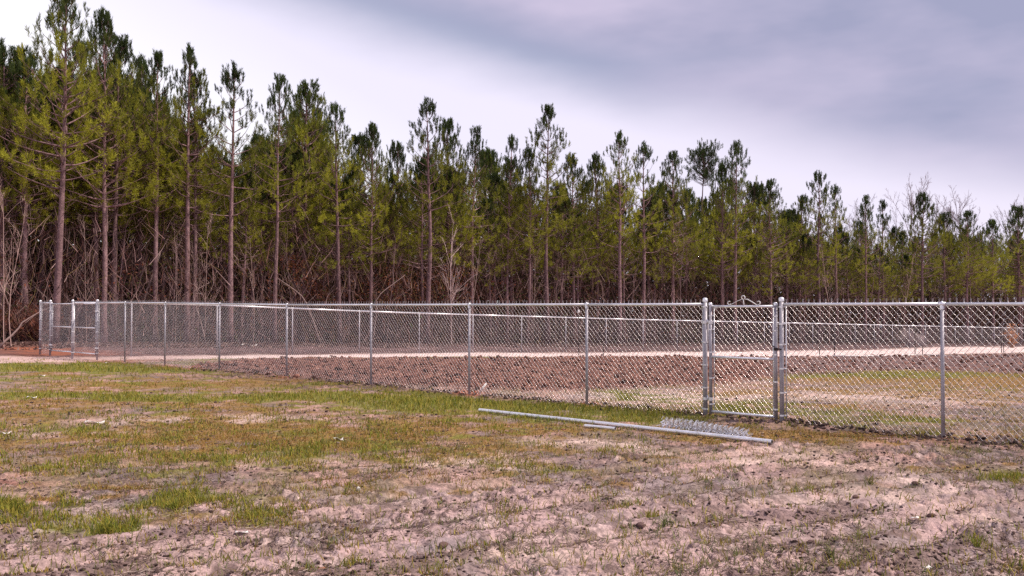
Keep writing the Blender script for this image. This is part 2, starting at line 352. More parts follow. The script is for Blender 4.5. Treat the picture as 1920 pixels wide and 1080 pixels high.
# ------------------------------------------------------------------ the ground
def build_ground():
    r = [0.4, 1.2, 2.2, 3.2, 4.2, 5.0]
    while r[-1] < 115:
        q = r[-1]; r.append(q + max(0.017, 0.62 * q * q / (907 * 1.8)) if q < 70 else q * 1.045)
    r += [150, 220, 330, 500, 800, 1300]
    r = np.array(r)
    fine = np.linspace(-0.82, 0.82, 1130)
    coarse = np.linspace(0.82, 2 * math.pi - 0.82, 60)[1:-1]
    th = np.concatenate([fine, coarse])
    R, T = np.meshgrid(r, th, indexing='ij')
    X = R * np.sin(T); Y = R * np.cos(T)
    x = X.ravel(); y = Y.ravel()
    z = zones(x, y); h = height(x, y, z)
    big = fbm(x * 0.9, y * 0.9, 101, 4); mid = fbm(x * 3.1, y * 3.1, 111, 4); sm = fbm(x * 12, y * 12, 121, 3)
    def L(c, c2, m): return c + (np.asarray(c2) - c) * m[:, None]
    pink = np.array((0.36, 0.222, 0.185)); grey = (0.20, 0.150, 0.145)
    nearm = sstep(11.5, 8.5, np.hypot(x, y) + 2.5 * (big - .5) * 2 + 1.5 * (x < 0))
    pink = pink + (np.array((0.385, 0.268, 0.258)) - pink) * nearm[:, None]; grey = np.array(grey) + (np.array((0.25, 0.195, 0.20)) - np.array(grey)) * nearm[:, None]
    c = L(pink, grey, sstep(.42, .60, big * .6 + mid * .4))
    c = L(c, (0.47, 0.345, 0.32), sstep(.54, .68, mid) * 0.65)
    c = L(c, (0.10, 0.065, 0.06), sstep(.54, .60, sm * .6 + mid * .4) * (0.8 - .25 * nearm))
    aa = -0.52 * x + 0.85 * y; bb = 0.85 * x + 0.52 * y
    st = fbm(aa * 5.5, bb * 1.1, 171, 3) * .6 + sm * .4
    c = L(c, (0.15, 0.10, 0.095), sstep(.53, .62, st) * .7 * sstep(13, 9, np.hypot(x, y)))
    c = L(c, (0.20, 0.15, 0.07), (0.42 - .34 * nearm) * sstep(.45, .6, fbm(x * 1.7, y * 1.7, 131, 3)))
    c = L(c, (0.58, 0.43, 0.38), np.clip(z['pale'] * 1.3 * (sm * .5 + mid * .9), 0, .9))
    rj = sstep(.30, .62, z['rust'] + 1.1 * (mid - .5))
    c = L(c, (0.235, 0.135, 0.038), rj * .85)
    gj = sstep(.30, .62, z['green'] + 1.0 * (mid - .5))
    c = L(c, (0.165, 0.165, 0.034), gj * .85)
    tl = np.array((0.15, 0.070, 0.055)) ; 
    c = L(c, tl, z['tilled']); 
    c = c * (1 + (z['tilled'] * (sm - .5) * 1.1))[:, None]
    c = L(c, (0.17, 0.125, 0.125), z['tilled'] * sstep(1380, 1500, z['px']) * .6)
    c = L(c, (0.27, 0.135, 0.10), z['tilled'] * sstep(.5, .7, mid) * .7)
    c = L(c, (0.72, 0.57, 0.54), z['path'] * (0.75 + 0.25 * sstep(.4, .6, mid)))
    c = L(c, (0.40, 0.24, 0.21), z['path'] * 0.6 * sstep(500, 250, z['px']))
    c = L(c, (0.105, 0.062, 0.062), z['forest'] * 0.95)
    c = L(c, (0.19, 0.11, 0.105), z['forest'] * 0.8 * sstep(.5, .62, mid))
    c = L(c, (0.13, 0.085, 0.08), np.clip(z['mud'] * sstep(.35, .6, sm) * 1.1, 0, .9))
    c = L(c, (0.36, 0.11, 0.05), np.clip(z['clay'] * 1.2 * mid, 0, .7))
    c = np.clip(c, 0.01, 0.9)
    nr, na = R.shape
    V = np.stack([x, y, h], 1)
    V = np.concatenate([V, [[0, 0, 0.0]]]); c = np.concatenate([c, [[.4, .3, .27]]])
    i = np.arange(nr - 1)[:, None]; j = np.arange(na)[None, :]; j2 = (j + 1) % na
    Q = np.stack([i * na + j, i * na + j2, (i + 1) * na + j2, (i + 1) * na + j], 2).reshape(-1, 4)[:, ::-1]
    fan = np.stack([np.arange(na), (np.arange(na) + 1) % na, np.full(na, nr * na)], 1)[:, ::-1][:, ::-1]
    def qm(k): 
        m = np.concatenate([z[k], [0]]); return m[Q].mean(1)
    pth, til, fst = qm('path') > .5, qm('tilled') > .5, qm('forest') > .5
    fst &= ~pth; til &= ~pth & ~fst
    rest = ~(pth | til | fst)
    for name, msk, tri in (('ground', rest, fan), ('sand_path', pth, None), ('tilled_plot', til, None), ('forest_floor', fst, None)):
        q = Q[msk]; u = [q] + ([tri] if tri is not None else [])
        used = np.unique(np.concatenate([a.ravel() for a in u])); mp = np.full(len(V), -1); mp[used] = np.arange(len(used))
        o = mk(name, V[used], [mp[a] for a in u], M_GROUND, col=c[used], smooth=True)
        tag(o, kind='structure')
build_ground()

# ------------------------------------------------------------------ chain-link fencing
H = 1.76
def front_pt(px):
    h = 0.096 * (px + 890); d = F * H / h; return np.array(((px - 960) / F * d, d))
def far_pt_h(h):
    px = 247 + (97 - h) / 0.0382; d = F * H / h; return np.array(((px - 960) / F * d, d)), px
FT = front_pt(1766) - front_pt(235); FT /= np.linalg.norm(FT); FANG = math.atan2(FT[1], FT[0])
_a, _ = far_pt_h(97); _b, _ = far_pt_h(60); BT = (_b - _a) / np.linalg.norm(_b - _a); BANG = math.atan2(BT[1], BT[0])
PITCH = 0.0853
def link_mesh(L, z0, z1, r=0.0021, sides=5, back=0.034, barbs=True, pitch=PITCH):
    """woven chain-link fabric in the plane y = back, from x = 0 to L"""
    n = max(2, int(round(2 * L / pitch))); p = L / n
    m = int(round((z1 - z0) / 0.047)); dz = (z1 - z0) / m
    A, B = [], []
    k = np.arange(n)
    for j in range(m):
        za, zb = z1 - j * dz, z1 - (j + 1) * dz
        odd = (j + k) % 2
        xa = k * p + np.where(odd, p, 0) ; xb = k * p + np.where(odd, 0, p)
        lift = np.where(odd, 1, -1) * 0.0035
        A.append(np.stack([xa, back + lift, np.full(n, za)], 1)); B.append(np.stack([xb, back + lift, np.full(n, zb)], 1))
    if barbs:
        for zz, s_ in ((z1, 1), (z0, -1)):
            x = np.arange(0, n + 1, 2) * p if s_ > 0 else (np.arange(0, n + 1, 2) + (m % 2)) * p
            x = x[x <= L + 1e-6]; q = len(x)
            for dx, tilt in ((0.004, .014), (-.004, -.010)):
                A.append(np.stack([x + dx, np.full(q, back), np.full(q, zz)], 1))
                B.append(np.stack([x - dx + tilt, np.full(q, back) + rng.normal(0, .003, q), np.full(q, zz + (0.048 if s_ > 0 else -.03)) + rng.normal(0, .003, q)], 1))
    A = np.concatenate(A); B = np.concatenate(B)
    ov = (B - A); ov /= np.linalg.norm(ov, axis=1, keepdims=True)
    return prisms(A - ov * r * .6, B + ov * r * .6, r, sides=sides)

def pmesh(name, V, Fs, mat, smooth=True):
    o = mk(name, V, Fs, mat, smooth=smooth); me = o.data; bpy.data.objects.remove(o); return me
def put(name, me, parent, loc=(0, 0, 0), rot=(0, 0, 0)):
    o = bpy.data.objects.new(name, me); COL.objects.link(o); o.parent = parent; o.location = loc; o.rotation_euler = rot; return o
ME_LINEPOST = pmesh('line_post', *tube([(0, 0, -0.3), (0, 0, H - 0.03)], 0.0245, 12), M_POST)
ME_TERMPOST = pmesh('terminal_post', *tube([(0, 0, -0.3), (0, 0, H + 0.045)], 0.033, 14), M_POST)
ME_LOOPCAP = pmesh('loop_cap', *join([lathe([(0.029, H - 0.09), (0.029, H - 0.045), (0.024, H - .03)], 12),
      tube([(-0.045, 0, H - .024), (0.045, 0, H - .024)], 0.0275, 12), lathe([(0.016, H), (0.012, H + .012), (0.0, H + .018)], 10)]), M_STEEL)
ME_DOME = pmesh('dome_cap', *lathe([(0.0405, H + 0.02), (0.0405, H + 0.05), (0.036, H + 0.066), (0.022, H + 0.078), (0.0, H + 0.082)], 14), M_STEEL)
def band(z): 
    return join([lathe([(0.0395, z - .012), (0.0395, z + .012)], 14), box((0.052, 0, z), (0.03, 0.012, 0.022))])
ME_BAND = pmesh('tension_band', *band(0.0), M_STEEL)
ME_BAR = pmesh('tension_bar', *box((0, 0, H / 2 - .01), (0.018, 0.006, H - 0.08)), M_STEEL, smooth=False)
ME_TIE = pmesh('wire_tie', *tube([(-.030, .036, 0), (-.030, 0, 0), (0, -.029, .0), (.030, 0, 0), (.030, .036, 0)], .0022, 5), M_WIRE)

def lift_(p): return 0.085 * float(sstep(-4.0, -13.0, p[0]))     # the ground and fence rise slightly towards the left end
def run_fence(root, P0, T, ang, s_list, kinds, far=False, label_parts=None):
    """posts, rail and one mesh panel per bay; s_list distances along the run, kinds 't' terminal or 'l' line"""
    base = np.array(root.location)
    zs = [-float(drop(*(P0 + T * s_))) + lift_(P0 + T * s_) for s_ in s_list]
    for s_, k, z in zip(s_list, kinds, zs):
        p = P0 + T * s_; loc = (p[0] - base[0], p[1] - base[1], z - base[2])
        if k == 't':
            po = put('post', ME_TERMPOST, root, loc, (0, 0, ang)); put('post_cap', ME_DOME, po)
        elif k == 'l':
            po = put('post', ME_LINEPOST, root, loc, (0, 0, ang)); put('rail_loop', ME_LOOPCAP, po)
            if not far:
                for zt in (0.35, 0.75, 1.15, 1.5): put('wire_tie', ME_TIE, po, (0, 0, zt))
    shared = None
    for i in range(len(s_list) - 1):
        a, b = s_list[i], s_list[i + 1]; L = b - a
        p = P0 + T * a; z = zs[i]; pitch = -math.atan2(zs[i + 1] - zs[i], L)
        rot = (0, pitch, ang); loc = (p[0] - base[0], p[1] - base[1], z - base[2])
        x0 = 0.036 if kinds[i] == 't' else 0.0; x1 = L - (0.036 if kinds[i + 1] == 't' else 0.0)
        q0 = 0.06 if kinds[i] == 't' else 0.0; q1 = L - (0.06 if kinds[i + 1] == 't' else 0.0)
        if far:
            if abs(L - 3.05) < 0.02 and shared is not None: me = shared
            else:
                V, Q = link_mesh(q1 - q0, 0.03, H - 0.0, r=0.0017, sides=4); V[:, 0] += q0
                me = pmesh('far_link', V, Q, M_WIRE)
                if abs(L - 3.05) < 0.02: shared = me
        else:
            V, Q = link_mesh(q1 - q0, -0.04, H + 0.005, r=0.0026, sides=6); V[:, 0] += q0
            me = pmesh('front_link', V, Q, M_WIRE)
        put('chain_link_mesh', me, root, loc, rot)
        V, Fs = tube([(x0, 0, H - 0.024), ((x0 + x1) / 2, 0, H - 0.0255), (x1, 0, H - 0.024)], 0.0235 if not far else 0.032, 10)  # far rail thickened to imitate the bloom of its bright top
        put('top_rail', pmesh('rail', V, Fs, M_STEEL), root, loc, rot)
        for end, k, xx, sg in ((0, kinds[i], 0.055, 1), (1, kinds[i + 1], L - 0.055, -1)):
            if k == 't':
                c = math.cos(ang); s2 = math.sin(ang)
                o = put('tension_bar', ME_BAR, root, (loc[0] + c * xx - s2 * .03, loc[1] + s2 * xx + c * .03, (z if end == 0 else zs[i + 1]) - base[2]), (0, 0, ang))
                for zt in (0.12, 0.45, 0.8, 1.15, 1.45, 1.70):
                    q = P0 + T * (a if end == 0 else b)
                    put('tension_band', ME_BAND, root, (q[0] - base[0], q[1] - base[1], (z if end == 0 else zs[i + 1]) - base[2] + zt), (0, 0, ang + (0 if sg > 0 else math.pi)))

def sfront(px): return float(np.dot(front_pt(px) - front_pt(183), FT))
PF = front_pt(183)
left_s = [sfront(p) for p in (183, 235, 310, 412, 538, 696, 880, 1100, 1322)]
r = empty('chain_link_fence', (PF[0], PF[1], 0))
run_fence(r, PF, FT, FANG, left_s, 'tlllllllt')
tag(r, 'long galvanised chain-link fence between the double gate and the small walk gate', 'fence')
right_s = [sfront(1465), sfront(1766), sfront(1766) + 3.05, sfront(1766) + 6.1]
PR = PF + FT * right_s[0]
r = empty('chain_link_fence', (PR[0], PR[1], 0))
run_fence(r, PR, FT, FANG, [s_ - right_s[0] for s_ in right_s], 'tlll')
tag(r, 'near galvanised chain-link fence running out of the picture beside the walk gate', 'fence')
PE = front_pt(76)
r = empty('chain_link_fence', (PE[0], PE[1], 0))
run_fence(r, PE, FT, FANG, [0, sfront(95) - sfront(76)], 'tt')
tag(r, 'short narrow chain-link panel between two posts at the end past the double gate', 'fence')
hs = [1 / 0.00988, 97.0] + [1 / (1 / 97.0 + 0.00069 * k) for k in range(1, 30)]
pts = [far_pt_h(h)[0] for h in hs]; PB0 = pts[0]
fs = [float(np.dot(p - PB0, BT)) for p in pts]
fs = [0.0, fs[1]] + [fs[1] + 3.05 * k for k in range(1, 30)]
r = empty('chain_link_fence', (PB0[0], PB0[1], -float(drop(*PB0))))
run_fence(r, PB0, BT, BANG, fs, 't' + 'l' * (len(fs) - 1), far=True)
tag(r, 'far chain-link fence with a bright top rail along the edge of the pine wood', 'fence')

def gate(name, P, ang, w, label, mid, leaf_h=1.74, zb=0.07, hinge_side=-1, latch=True, scroll=False, flip=False):
    root = empty(name, (P[0], P[1], lift_(P)), ang)
    tag(root, label, 'gate')
    rr = 0.0235
    for x in (0, w):
        V, Fs = tube([(x, 0, zb - .02), (x, 0, leaf_h)], rr * 1.1, 12); o = mk('upright', V, Fs, M_POST, root, smooth=True)
        V, Fs = lathe([(rr * 1.25, leaf_h - .02), (rr * 1.25, leaf_h + .01), (rr * .8, leaf_h + .024), (0, leaf_h + .028)], 12, (x, 0, 0)); mk('upright_cap', V, Fs, M_STEEL, o, smooth=True)
    for z, nm in ((leaf_h - .035, 'top_bar'), (mid, 'middle_bar'), (zb + .02, 'bottom_bar')):
        V, Fs = tube([(rr, 0, z), (w / 2, 0, z - .002), (w - rr, 0, z)], rr * .85, 10); mk(nm, V, Fs, M_STEEL, root, smooth=True)
    V, Q = link_mesh(w - 2 * rr - .04, zb + .03, leaf_h - .03, r=.0022, barbs=False); V[:, 0] += rr + .02; V[:, 1] -= .012
    mk('chain_link_mesh', V, Q, M_WIRE, root, smooth=True)
    for x, sg in ((rr + .025, 1), (w - rr - .025, -1)):
        V, Fs = box((x, 0.022, (leaf_h + zb) / 2), (.016, .006, leaf_h - zb - .1)); mk('tension_bar', V, Fs, M_STEEL, root)
        for z in (.2, .6, 1.0, 1.35, leaf_h - .18):
            V, Fs = join([lathe([(rr * 1.2, z - .011), (rr * 1.2, z + .011)], 12, (x - sg * (rr + .025), 0, 0)), box((x - sg * .012, .012, z), (.03, .014, .02))])
            mk('tension_band', V, Fs, M_STEEL, root, smooth=True)
    hx = 0 if hinge_side < 0 else w
    for z in (0.28, leaf_h - .28):
        V, Fs = join([lathe([(rr * 1.45, z - .025), (rr * 1.45, z + .025)], 12, (hx, 0, 0)), box((hx + hinge_side * .045, 0, z), (.06, .02, .03)),
                      lathe([(.043, z - .022), (.043, z + .022)], 14, (hx + hinge_side * .095, 0, 0)), lathe([(.0, z - .03), (.011, z - .03), (.011, z + .05), (0, z + .05)], 8, (hx + hinge_side * .048, -.012, 0))])
        mk('hinge', V, Fs, M_STEEL, root, smooth=True)
    if latch:
        lx = w if hinge_side < 0 else 0; sg = -hinge_side; z = 1.08
        V, Fs = join([lathe([(rr * 1.4, z - .02), (rr * 1.4, z + .02)], 12, (lx, 0, 0)), tube([(lx + sg * .02, -.03, z), (lx + sg * .11, -.045, z + .004)], .009, 8),
                      tube([(lx + sg * .02, .03, z), (lx + sg * .11, .045, z + .004)], .009, 8), tube([(lx, -.03, z + .03), (lx - sg * .03, -.05, z + .05)], .008, 8)])
        mk('fork_latch', V, Fs, M_DARK, root, smooth=True)
    return root
# walk gate: posts stand at 1322 and 1465
s0, s1 = sfront(1322), sfront(1465)
gw = (s1 - s0) - 0.036 * 2 - 0.055 - 0.06
gp = PF + FT * (s0 + 0.036 + 0.058)
walk = gate('walk_gate', gp, FANG, gw, 'narrow chain-link walk gate with curled metal ornament on its top bar', 0.93)
# the curled ornament along the top bar
def arc(cx, cz, rad, a0, a1, n=14): return [(cx + rad * math.cos(a), -.004, cz + rad * math.sin(a)) for a in np.linspace(math.radians(a0), math.radians(a1), n)]
c0 = gw * 0.52; top = 1.735
pieces = [tube(arc(c0, top + .105, .028, -60, 270) + [(c0 + .005, -.004, top + .03), (c0 + .012, -.004, top - .012)], .0075, 6),
          tube([(c0 - .22, -.004, top - .01), (c0 - .17, -.004, top + .015), (c0 - .09, -.004, top + .055), (c0 - .02, -.004, top + .078)], .005, 6),
          tube(arc(c0 - .235, top + .022, .026, 330, 60), .007, 6),
          tube([(c0 + .03, -.004, top + .082), (c0 + .07, -.004, top + .078), (c0 + .16, -.004, top + .03), (c0 + .225, -.004, top - .012)], .0075, 6),
          tube(arc(c0 + .25, top + .022, .026, -120, 150), .0075, 6)]
V, Fs = join(pieces); mk('scroll_ornament', V, Fs, M_WHITE, walk, smooth=True)
# double drive gate between the post at 95 and the post at 183
sa, sb = sfront(95), 0.0
wl = (sb - sa) / 2 - 0.036 - 0.10
g = gate('drive_gate', PF + FT * (sa + 0.036 + .06), FANG, wl, 'left leaf of the double chain-link drive gate at the far end of the fence', 0.92, latch=False)
g = gate('drive_gate', PF + FT * (sb - 0.036 - .06 - wl), FANG, wl, 'right leaf of the double chain-link drive gate, hung on the thick domed post', 0.92, hinge_side=1, latch=False)
V, Fs = tube([(-.03, -.04, -.02), (-.03, -.04, 1.0)], .011, 8); mk('drop_rod', V, Fs, M_STEEL, g, smooth=True)

# ------------------------------------------------------------------ pines
def needle_tufts(C, D, n_per, ln, spread, wid, colA):
    """tufts of needles: centres C, axes D; every needle is one slim triangle"""
    n = len(C); K = n_per
    D = D / np.maximum(np.linalg.norm(D, axis=1, keepdims=True), 1e-9)
    C = np.repeat(C, K, 0); D = np.repeat(D, K, 0); col = np.repeat(colA, K, 0); N_ = n * K
    t = rng.random(N_)
    rnd = rng.normal(size=(N_, 3)); rnd -= D * (rnd * D).sum(1, keepdims=True); rnd /= np.linalg.norm(rnd, axis=1, keepdims=True)
    sw = np.repeat(np.broadcast_to(spread, (n, 2)), K, 0); a = sw[:, 0] + (sw[:, 1] - sw[:, 0]) * rng.random(N_)
    dirn = D * np.cos(a)[:, None] + rnd * np.sin(a)[:, None]
    L = rng.uniform(0.75, 1.2, N_)[:, None] * ln
    B = C + D * (t[:, None] - .5) * ln * 1.7
    T = B + dirn * L
    side = np.cross(dirn, rng.normal(size=(N_, 3))); side /= np.maximum(np.linalg.norm(side, axis=1, keepdims=True), 1e-9)
    w = wid * rng.uniform(.7, 1.3, N_)[:, None]
    M_ = B + dirn * L * .55
    V = np.stack([B, M_ + side * w * .5, T, M_ - side * w * .5], 1).reshape(-1, 3)
    b = np.arange(N_)[:, None] * 4
    Fq = b + np.array([[0, 1, 2, 3]])
    cc = col * rng.uniform(.75, 1.25, N_)[:, None]
    return V, Fq, np.repeat(cc, 4, 0)

def pine_variant(Ht, crown0, wid_, seed, dens=1.0, round_top=False, dark=0.0, dead=True, gap=1.0):
    global rng
    keep = rng; rng = np.random.default_rng(seed)
    R = 0.0088 * Ht + 0.012
    k = 9; zz = np.linspace(0, Ht * .985, 14)
    ph = rng.uniform(0, 6.28, 4); amp = rng.uniform(.02, .09)
    def axis(z):
        q = np.asarray(z) / Ht
        return np.stack([amp * np.sin(q * 5 + ph[0]) + .03 * np.sin(q * 13 + ph[1]) - amp * np.sin(ph[0]) * (1 - q), amp * np.sin(q * 4 + ph[2]) - amp * np.sin(ph[2]) * (1 - q), np.asarray(z)], -1)
    rad = R * (1 - (zz / Ht) ** 1.1) + 0.016; rad[0] *= 1.25
    P = axis(zz); P[0, 2] = -0.25
    parts = [tube(P, rad, 8)]
    A, B, ra, rb, TC, TD, TL = [], [], [], [], [], [], []
    z = Ht * crown0; 
    while z < Ht * 0.985:
        t = (z / Ht - crown0) / (1 - crown0)
        if round_top: prof = math.sqrt(max(0.0, 1 - (2 * t - 0.9) ** 2 * .8)) * 1.1
        else: prof = (0.70 + 0.30 * min(1, t / .2)) * (1 - t) ** 0.78 + 0.05 + 0.07 * (1 - t)
        nb = rng.integers(3, 6)
        a0 = rng.uniform(0, 6.28)
        for i in range(nb):
            if rng.random() > (0.62 + .33 * min(1, t * 3)): continue
            a = a0 + i * 6.283 / nb + rng.normal(0, .25)
            L = wid_ * prof * rng.uniform(.55, 1.2)
            el = math.radians((2 + 38 * t) if not round_top else 15 + 35 * t) + rng.normal(0, .14)
            p = axis(z); d = np.array((math.cos(a) * math.cos(el), math.sin(a) * math.cos(el), math.sin(el)))
            n = 5; q = p.copy(); seg = L / n; pr = 0.010 + 0.011 * L
            for j in range(n):
                d2 = d + np.array((0, 0, 0.07 + .12 * t)) + rng.normal(0, .08, 3); d2 /= np.linalg.norm(d2)
                q2 = q + d2 * seg
                A.append(q); B.append(q2); ra.append(pr * (1 - j / n) + .004); rb.append(pr * (1 - (j + 1) / n) + .004)
                if j >= 1:
                    for s_ in range(rng.integers(0, 3) if j < n - 1 else 2):
                        if rng.random() > dens: continue
                        sd = d2 * .5 + rng.normal(0, .5, 3) + np.array((0, 0, .55)); sd /= np.linalg.norm(sd)
                        sl = rng.uniform(.2, .5) * (0.6 + .5 * L / 2)
                        e_ = q2 + sd * sl
                        A.append(q2); B.append(e_); ra.append(.007); rb.append(.004)
                        up = sd * (.9 - .7 * min(1, t * 1.6)) + np.array((0, 0, .3 + .9 * min(1, t * 1.6)))
                        TC.append(e_ + up * .05); TD.append(up); TL.append(t)
                d, q = d2, q2
            TC.append(q + d * .08); TD.append(d * (.8 - .45 * min(1, t * 1.6)) + np.array((0, 0, .3 + .8 * min(1, t * 1.6)))); TL.append(t)
        z += rng.uniform(.30, .58) * (Ht / 15) * gap
    for i in range(9):
        TC.append(axis(Ht) + np.array((rng.normal(0, .07), rng.normal(0, .07), -rng.uniform(-.2, .8)))); TD.append(np.array((rng.normal(0, .3), rng.normal(0, .3), 1))); TL.append(1.0)
    if dead:
        for i in range(rng.integers(9, 16)):
            z = rng.uniform(.12, crown0 + .12) * Ht; a = rng.uniform(0, 6.28); L = rng.uniform(.25, 1.5) * (0.6 + z / Ht); el = rng.uniform(.1, .9)
            d = np.array((math.cos(a) * math.cos(el), math.sin(a) * math.cos(el), math.sin(el))); q = axis(z)
            for j in range(3):
                q2 = q + d * L / 3
                A.append(q); B.append(q2); ra.append(.017 * (1 - j / 4)); rb.append(.017 * (1 - (j + 1) / 4))
                if j and rng.random() < .6:
                    e_ = q2 + (d + rng.normal(0, .5, 3)) * L * .3; A.append(q2); B.append(e_); ra.append(.007); rb.append(.003)
                d = d + rng.normal(0, .18, 3); q = q2
    parts.append(prisms(np.array(A), np.array(B), np.array(ra), np.array(rb), sides=4))
    V, Fs = join(parts)
    trunk = pmesh('pine_trunk', V, Fs, M_BARK)
    TC = np.array(TC); TD = np.array(TD); TL = np.array(TL)[:, None]
    hi = np.array((0.052, 0.078, 0.020)); lo = np.array((0.33, 0.33, 0.030))  # tops darkened as if backlit, lower tufts as if sunlit; old needles also yellower
    mixv = np.clip(1.30 - TL * 1.75 + rng.normal(0, .16, TL.shape) + rng.uniform(-.25, .2) + (.12 if gap < .8 else 0), 0, 1) * (1 - dark)
    colr = hi + (lo - hi) * mixv
    V, Q, c = needle_tufts(TC, TD, 36, 0.21, np.concatenate([0.15 + 0 * TL, 0.62 + 1.0 * np.clip(1.05 - 1.6 * TL, 0, 1)], 1), 0.0200, colr)
    o = mk('needles', V, Q, M_NEEDLE, col=c); crown = o.data; bpy.data.objects.remove(o)
    rng = keep
    return trunk, crown, Ht, len(TC)

SP = [pine_variant(15.5, .46, 2.4, 201 + i, .85, gap=1.0 + .12 * (i % 3)) for i in range(8)]            # tall sparse spires
BU = [pine_variant(14.5, .42, 3.0, 301 + i, .95, gap=.74) for i in range(7)]            # bushy
DK = [pine_variant(14.0, .43, 3.2, 401 + i, 1.0, dark=.3, dead=False, gap=.62) for i in range(4)]   # rear, dense
RD = [pine_variant(17.0, .85, 1.75, 501, 1.0, round_top=True, dark=1.0, dead=False, gap=.2)]
KIND = {'s': SP, 'b': BU, 'd': DK, 'r': RD}
def treeline(px): return 1.0 / (0.02326 - 7.5e-6 * (np.minimum(px, 2100) - 100))
def plant_pine(x, y, ht, kind, idx, label, group=None, rz=None, girth=1.0):
    tm, cm, H0, _ = KIND[kind][idx % len(KIND[kind])]
    r_ = empty('pine_tree', (x, y, -float(drop(x, y)) + .02), rng.uniform(0, 6.28) if rz is None else rz)
    k = ht / H0; r_.scale = (k * girth, k * girth, k)
    r_.rotation_euler[0] = rng.normal(0, .012); r_.rotation_euler[1] = rng.normal(0, .012)
    put('trunk', tm, r_); put('crown', cm, r_)
    tag(r_, label, 'tree', group); return r_
# px at the foot, row of the tip, kind, distance behind the wood's edge, label
FRONT = [
 (104, -8, 'b', -1.5, 1.0, 'tallest pine with the thickest trunk, standing behind the double drive gate'),
 (40, 106, 'b', 3, 1.1, 'dense pine just left of the tallest pine at the wood edge'),
 (2, 100, 'b', 2, 1.1, 'leftmost big pine, its crown cut by the picture edge'),
 (150, 92, 'b', 5, 1.1, 'bushy pine half hidden between the tallest pine and the next spire'),
 (197, 38, 'b', 0, .85, 'second tallest pine, spire rising right of the tallest one'),
 (214, 74, 'b', .8, 1.0, 'slender pine almost touching the second tallest spire on its right'),
 (262, 118, 'b', 4, 1.0, 'bushy pine behind the first line post of the near fence'),
 (290, 110, 's', 0.5, .95, 'straight pine with a thin pink trunk between the second and fourth spires'),
 (351, 92, 's', 0, 1.0, 'left one of a close twin pair of pines with a tufted tip'),
 (360, 150, 'b', 1, .9, 'right one of the close twin pair of pines, shorter than its neighbour'),
 (432, 124, 's', 0, 1.1, 'open-crowned pine with sky showing round its trunk, right of the twin pines'),
 (470, 260, 'b', 3, 1.0, 'low bushy pine filling the gap between two open spires'),
 (514, 148, 's', 0, .9, 'thin spire pine with a narrow double tip and few branches'),
 (567, 164, 'b', 3, 1.1, 'dark wide-topped pine just right of the thin double-tipped spire'),
 (600, 215, 'b', 6, 1.0, 'rear pine showing above the shoulder of the dark wide-topped pine'),
 (637, 203, 's', 0, 1.1, 'pine with a thick dark trunk above the rust-red undergrowth'),
 (694, 245, 'b', 1, .9, 'yellow-green pine with drooping low boughs beside rust-red undergrowth'),
 (745, 275, 'b', 4, 1.0, 'rear pine filling the dip in the skyline before the central spire'),
 (801, 194, 's', 0, 1.15, 'central tall spire pine, left of the white bare sapling'),
 (838, 232, 'b', 3, 1.0, 'narrow dark pine leaning on the right shoulder of the central spire'),
 (884, 248, 's', 1.5, .95, 'pine with a club-shaped dark tip right of the central spire'),
 (950, 260, 's', 2, .9, 'pine with a rounded open top between two dips of the skyline'),
 (988, 290, 'b', 1, .9, 'small yellow-green pine with a pale broken limb on its trunk'),
 (1027, 208, 's', 0, 1.1, 'tall isolated spire with open tufts standing clear of its neighbours'),
 (1078, 300, 'b', 2, 1.0, 'bright yellow-green bushy pine at the right foot of the isolated spire'),
 (1120, 300, 'b', 4, 1.0, 'small pointed pine right of the bright yellow-green one'),
 (1161, 254, 's', 0, 1.1, 'dark-tipped pine with a pale pink trunk, midway along the wood'),
 (1206, 272, 's', .5, 1.0, 'pine with a broad fan-shaped open top'),
 (1260, 292, 'b', 2, 1.0, 'pointed pine just right of the fan-shaped top'),
 (1312, 296, 'r', 14, 1.0, 'old round-topped dark pine rising behind the others'),
 (1352, 318, 'b', 1, .9, 'pine leaning against the spire right of the round-topped pine'),
 (1377, 272, 's', 0, 1.05, 'slim tall spire right of the old round-topped pine'),
 (1410, 350, 'b', 3, 1.0, 'low pine in the skyline dip above the walk gate'),
 (1446, 344, 'b', 0, 1.0, 'dark-trunked pine directly behind the walk gate latch post'),
 (1500, 375, 'b', 4, 1.0, 'low pine in the gap before the ragged-topped pine'),
 (1536, 328, 's', 0, 1.2, 'ragged pine with spreading side tufts on the right part of the wood'),
 (1569, 352, 's', 1, 1.0, 'companion pine close beside the ragged pine, slightly shorter'),
 (1622, 374, 's', 0, 1.0, 'small-topped pine with a thin straight trunk before the bare skyline trees'),
 (1655, 380, 's', 2, 1.0, 'short tufted pine just left of the tallest bare skyline tree'),
 (1728, 370, 'b', 0, 1.1, 'broad pine in front of the tallest bare skyline tree'),
 (1772, 405, 'b', 1, 1.1, 'low broad pine below the pair of bare skyline trees'),
 (1812, 402, 'b', 0, 1.2, 'yellowish broad pine with boughs nearly reaching the fence rail'),
 (1862, 420, 'b', 0, 1.2, 'low olive pine second from the right end of the wood'),
 (1912, 392, 'b', 1, 1.2, 'rightmost pine, cut by the picture edge'),
]
ctr = {'s': 0, 'b': 0, 'd': 0, 'r': 0}
WN = np.array((-.605, .796))          # into the wood
for px, ty, kd, off, gir, lab in FRONT:
    D = float(treeline(px)) + off
    x = (px - 960) / F * D
    ht = CAMZ + (HY - ty) / F * D + float(drop(x, D))
    plant_pine(x, D, ht, kd, ctr[kd], lab, girth=gir); ctr[kd] += 1
